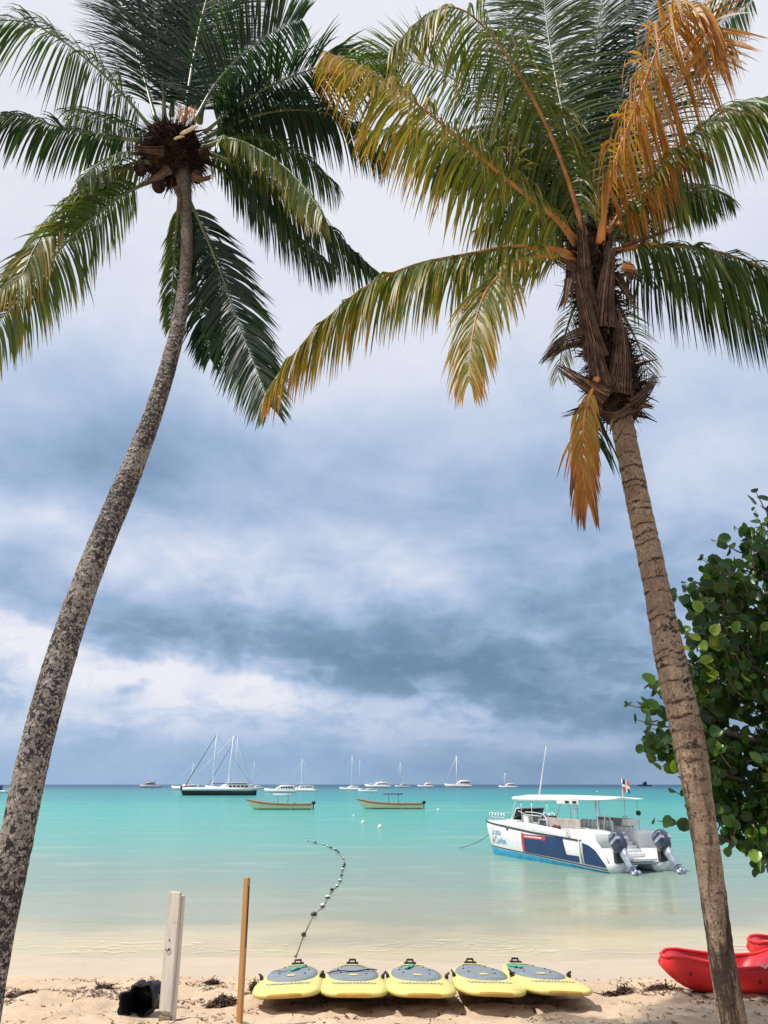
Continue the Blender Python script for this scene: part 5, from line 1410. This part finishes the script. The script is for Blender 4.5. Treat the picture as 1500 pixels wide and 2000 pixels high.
# roof, its posts, rails
q = MB(); secs = []
for x, w, th in ((.75, .55, .02), (.9, 1.15, .04), (2.2, 1.30, .06), (4, 1.36, .15), (6, 1.34, .16), (6.9, 1.20, .14), (7.35, .95, .08), (7.6, .55, .05)):
    z = 2.46 + .03*math.sin((x-.8)/6.8*3.14)
    secs.append([(x, -w, z-th), (x, -w*1.03, z-th*.3), (x, -w*.9, z+.02), (x, 0, z+.09), (x, w*.9, z+.02), (x, w*1.03, z-th*.3), (x, w, z-th), (x, 0, z-th+.03)])
q.loft(secs); q.build('roof', M['white'], boat)
for x, y in ((2.2, 1.2), (4.0, 1.28), (6.1, 1.25), (2.2, -1.2), (4.0, -1.28), (6.1, -1.25), (1.1, .95), (1.1, -.95), (3.1, .45), (3.1, -.45), (5.2, 1.28)):
    q = MB(); q.tube([(x, y, 1.0), (x, y, 2.42)], .019, 6); q.build('roof_post', M['steel'], boat)
q = MB()
for sg in (1, -1): q.tube([(6.6, sg*1.2, 2.38), (7.3, sg*1.15, 1.3)], .022, 6)
q.build('roof_brace', M['white'], boat)
q = MB(); q.box((2.45, 1.33, 2.34), (1.5, .03, .16)); q.build('roof_box', M['offwhite'], boat, .01)
q = MB()
for x in (1.95, 2.45): q.box((x, 1.352, 2.34), (.26, .012, .09))
q.build('roof_speaker', M['black'], boat)
q = MB(); q.tube([(4.8, 1.32, 1.45), (4.4, 1.33, 1.75), (5.6, 1.33, 1.78), (6.3, 1.3, 1.9)], .014, 5); q.tube(catmull([(3.9, 1.34, 1.45), (4.2, 1.34, 1.8), (4.9, 1.34, 1.88), (5.7, 1.32, 1.88)], 12)[0], .015, 5); q.build('side_rail', M['white'], boat)
q = MB()
for i in range(6):
    x = 7.5+i*.36
    for sg in (1, -1): q.tube([(x, sg*(1.32-.05*i), 1.38), (x, sg*(1.32-.05*i), 1.74)], .014, 5)
for zz_ in (1.58, 1.74):
    for sg in (1, -1): q.tube([(7.5+i*.36, sg*(1.32-.05*i), zz_) for i in range(6)], .014, 5)
q.tube([(9.3, -1.07, 1.74), (9.3, 1.07, 1.74)], .014, 5); q.build('bow_rail', M['steel'], boat)
q = MB(); q.tube([(6.3, .2, 2.5), (5.95, .15, 3.55), (5.60, .1, 4.6)], [.035, .025, .016], 8); q.build('antenna', M['offwhite'], boat)
q = MB(); q.tube([(1.35, -.5, 2.45), (1.33, -.52, 3.22)], .014, 6); fp = q.build('flag_pole', M['steel'], boat)
def flagpart(x0_, x1_, z0_, z1_, m):
    q = MB(); n = 6
    for i in range(n+1):
        for j in range(3):
            u = lerp(x0_, x1_, i/n); q.v.append((1.33-u*.38, -.52-u*.35+.03*math.sin(u*14), lerp(z0_, z1_, j/2)-.25*u)); q.h.append(0)
    for i in range(n):
        for j in range(2): a = i*3+j; q.face(a, a+3, a+4, a+1)
    return q.build('flag_field', M[m], fp)
flagpart(0, .22, 3.03, 3.22, 'navy'); flagpart(.30, .55, 3.03, 3.22, 'red'); flagpart(0, .22, 2.76, 2.94, 'red'); flagpart(.30, .55, 2.76, 2.94, 'navy'); flagpart(.22, .30, 2.76, 3.22, 'float_white'); flagpart(0, .55, 2.94, 3.03, 'float_white')
q = MB(); q.ball((1.12, -.98, 1.95), .10, 8, 6); q.tube([(1.1, -.95, 1.7), (1.1, -.95, 2.3)], .016, 5); q.build('stern_lamp', M['black'], boat)
# outboards
def outboard(y):
    hub = V((-.12, y, .72)); rt = Matrix.Rotation(R(34), 3, 'Y')
    def T(p): return hub + rt @ V(p)
    q = MB(); secs = []
    for z, l0, l1, w in ((-.06, -.18, .22, .17), (.05, -.26, .30, .23), (.24, -.32, .35, .26), (.46, -.32, .34, .25), (.60, -.26, .28, .21), (.67, -.14, .16, .11)):
        ring = []
        for k in range(14):
            a = 2*math.pi*k/14; cx_ = (l0+l1)/2; rx_ = (l1-l0)/2
            ring.append(T((cx_-.12+rx_*math.copysign(abs(math.cos(a))**.8, math.cos(a)), w*math.copysign(abs(math.sin(a))**.8, math.sin(a)), z)))
        secs.append(ring)
    q.loft(secs); cw_ = q.build('outboard_motor', M['cowl'], boat)
    q = MB(); secs = []
    for z, l, w in ((-.05, .20, .13), (-.3, .16, .09), (-.55, .14, .06), (-.85, .15, .05)):
        secs.append([T((-.12+l*math.cos(2*math.pi*k/10), w*math.sin(2*math.pi*k/10), z)) for k in range(10)])
    q.loft(secs); q.build('leg', M['silver'], cw_)
    q = MB(); q.box(T((-.20, 0, .30)), (.44, .53, .10), rt); q.box(T((-.22, 0, .50)), (.34, .50, .035), rt); q.build('cowl_band', M['silver'], cw_)
    q = MB(); q.tube([T((.18, 0, -.92)), T((.08, 0, -.92)), T((-.2, 0, -.92)), T((-.36, 0, -.92))], [.02, .075, .07, .04], 10); q.box(T((-.20, 0, -.74)), (.36, .26, .02), rt); q.box(T((-.14, 0, -1.06)), (.16, .02, .24), rt); q.build('gearcase', M['silver'], cw_)
    q = MB()
    for k in range(3):
        a = 2*math.pi*k/3; rr_ = Matrix.Rotation(a, 3, 'X')
        pts_ = [rr_ @ V((-.33+dx_, dy_, dz_)) for dx_, dy_, dz_ in ((0, -.03, .04), (.03, -.10, .13), (.03, -.05, .21), (-.02, .05, .20), (-.04, .07, .11), (-.02, .03, .04))]
        q.face(*[q.vert(T((p.x, p.y, p.z-.92))) for p in pts_])
    pr = q.build('propeller', M['silver'], cw_); so_ = pr.modifiers.new('solid', 'SOLIDIFY'); so_.thickness = .015
    q = MB(); q.box(hub+V((.12, 0, -.18)), (.18, .30, .42)); q.tube([hub+V((.1, -.12, .1)), hub+V((.35, -.1, .3)), hub+V((.6, -.1, .25))], .03, 6); q.build('bracket', M['black'], cw_, .01)
outboard(.98); outboard(-.98)
# mooring line to the bow
q = MB(); a = V(boat.matrix_world @ V((0, 0, 0))); bm = Matrix.Translation(boat.location) @ Matrix.Rotation(boat.rotation_euler.z, 4, 'Z')
bowp = bm @ V((9.25, 1.0, .85)); end = W(893, 1656); sag = bowp.lerp(end, .5) - V((0, 0, .12))
q.tube(catmull([bowp, sag, V((end.x, end.y, -.05))], 20)[0], .014, 5)
tag(q.build('mooring_line', M['rope']), 'thin mooring line running from the dive boat bow into the water', 'rope')
# names repeat in the outline only through Blender's own suffixes
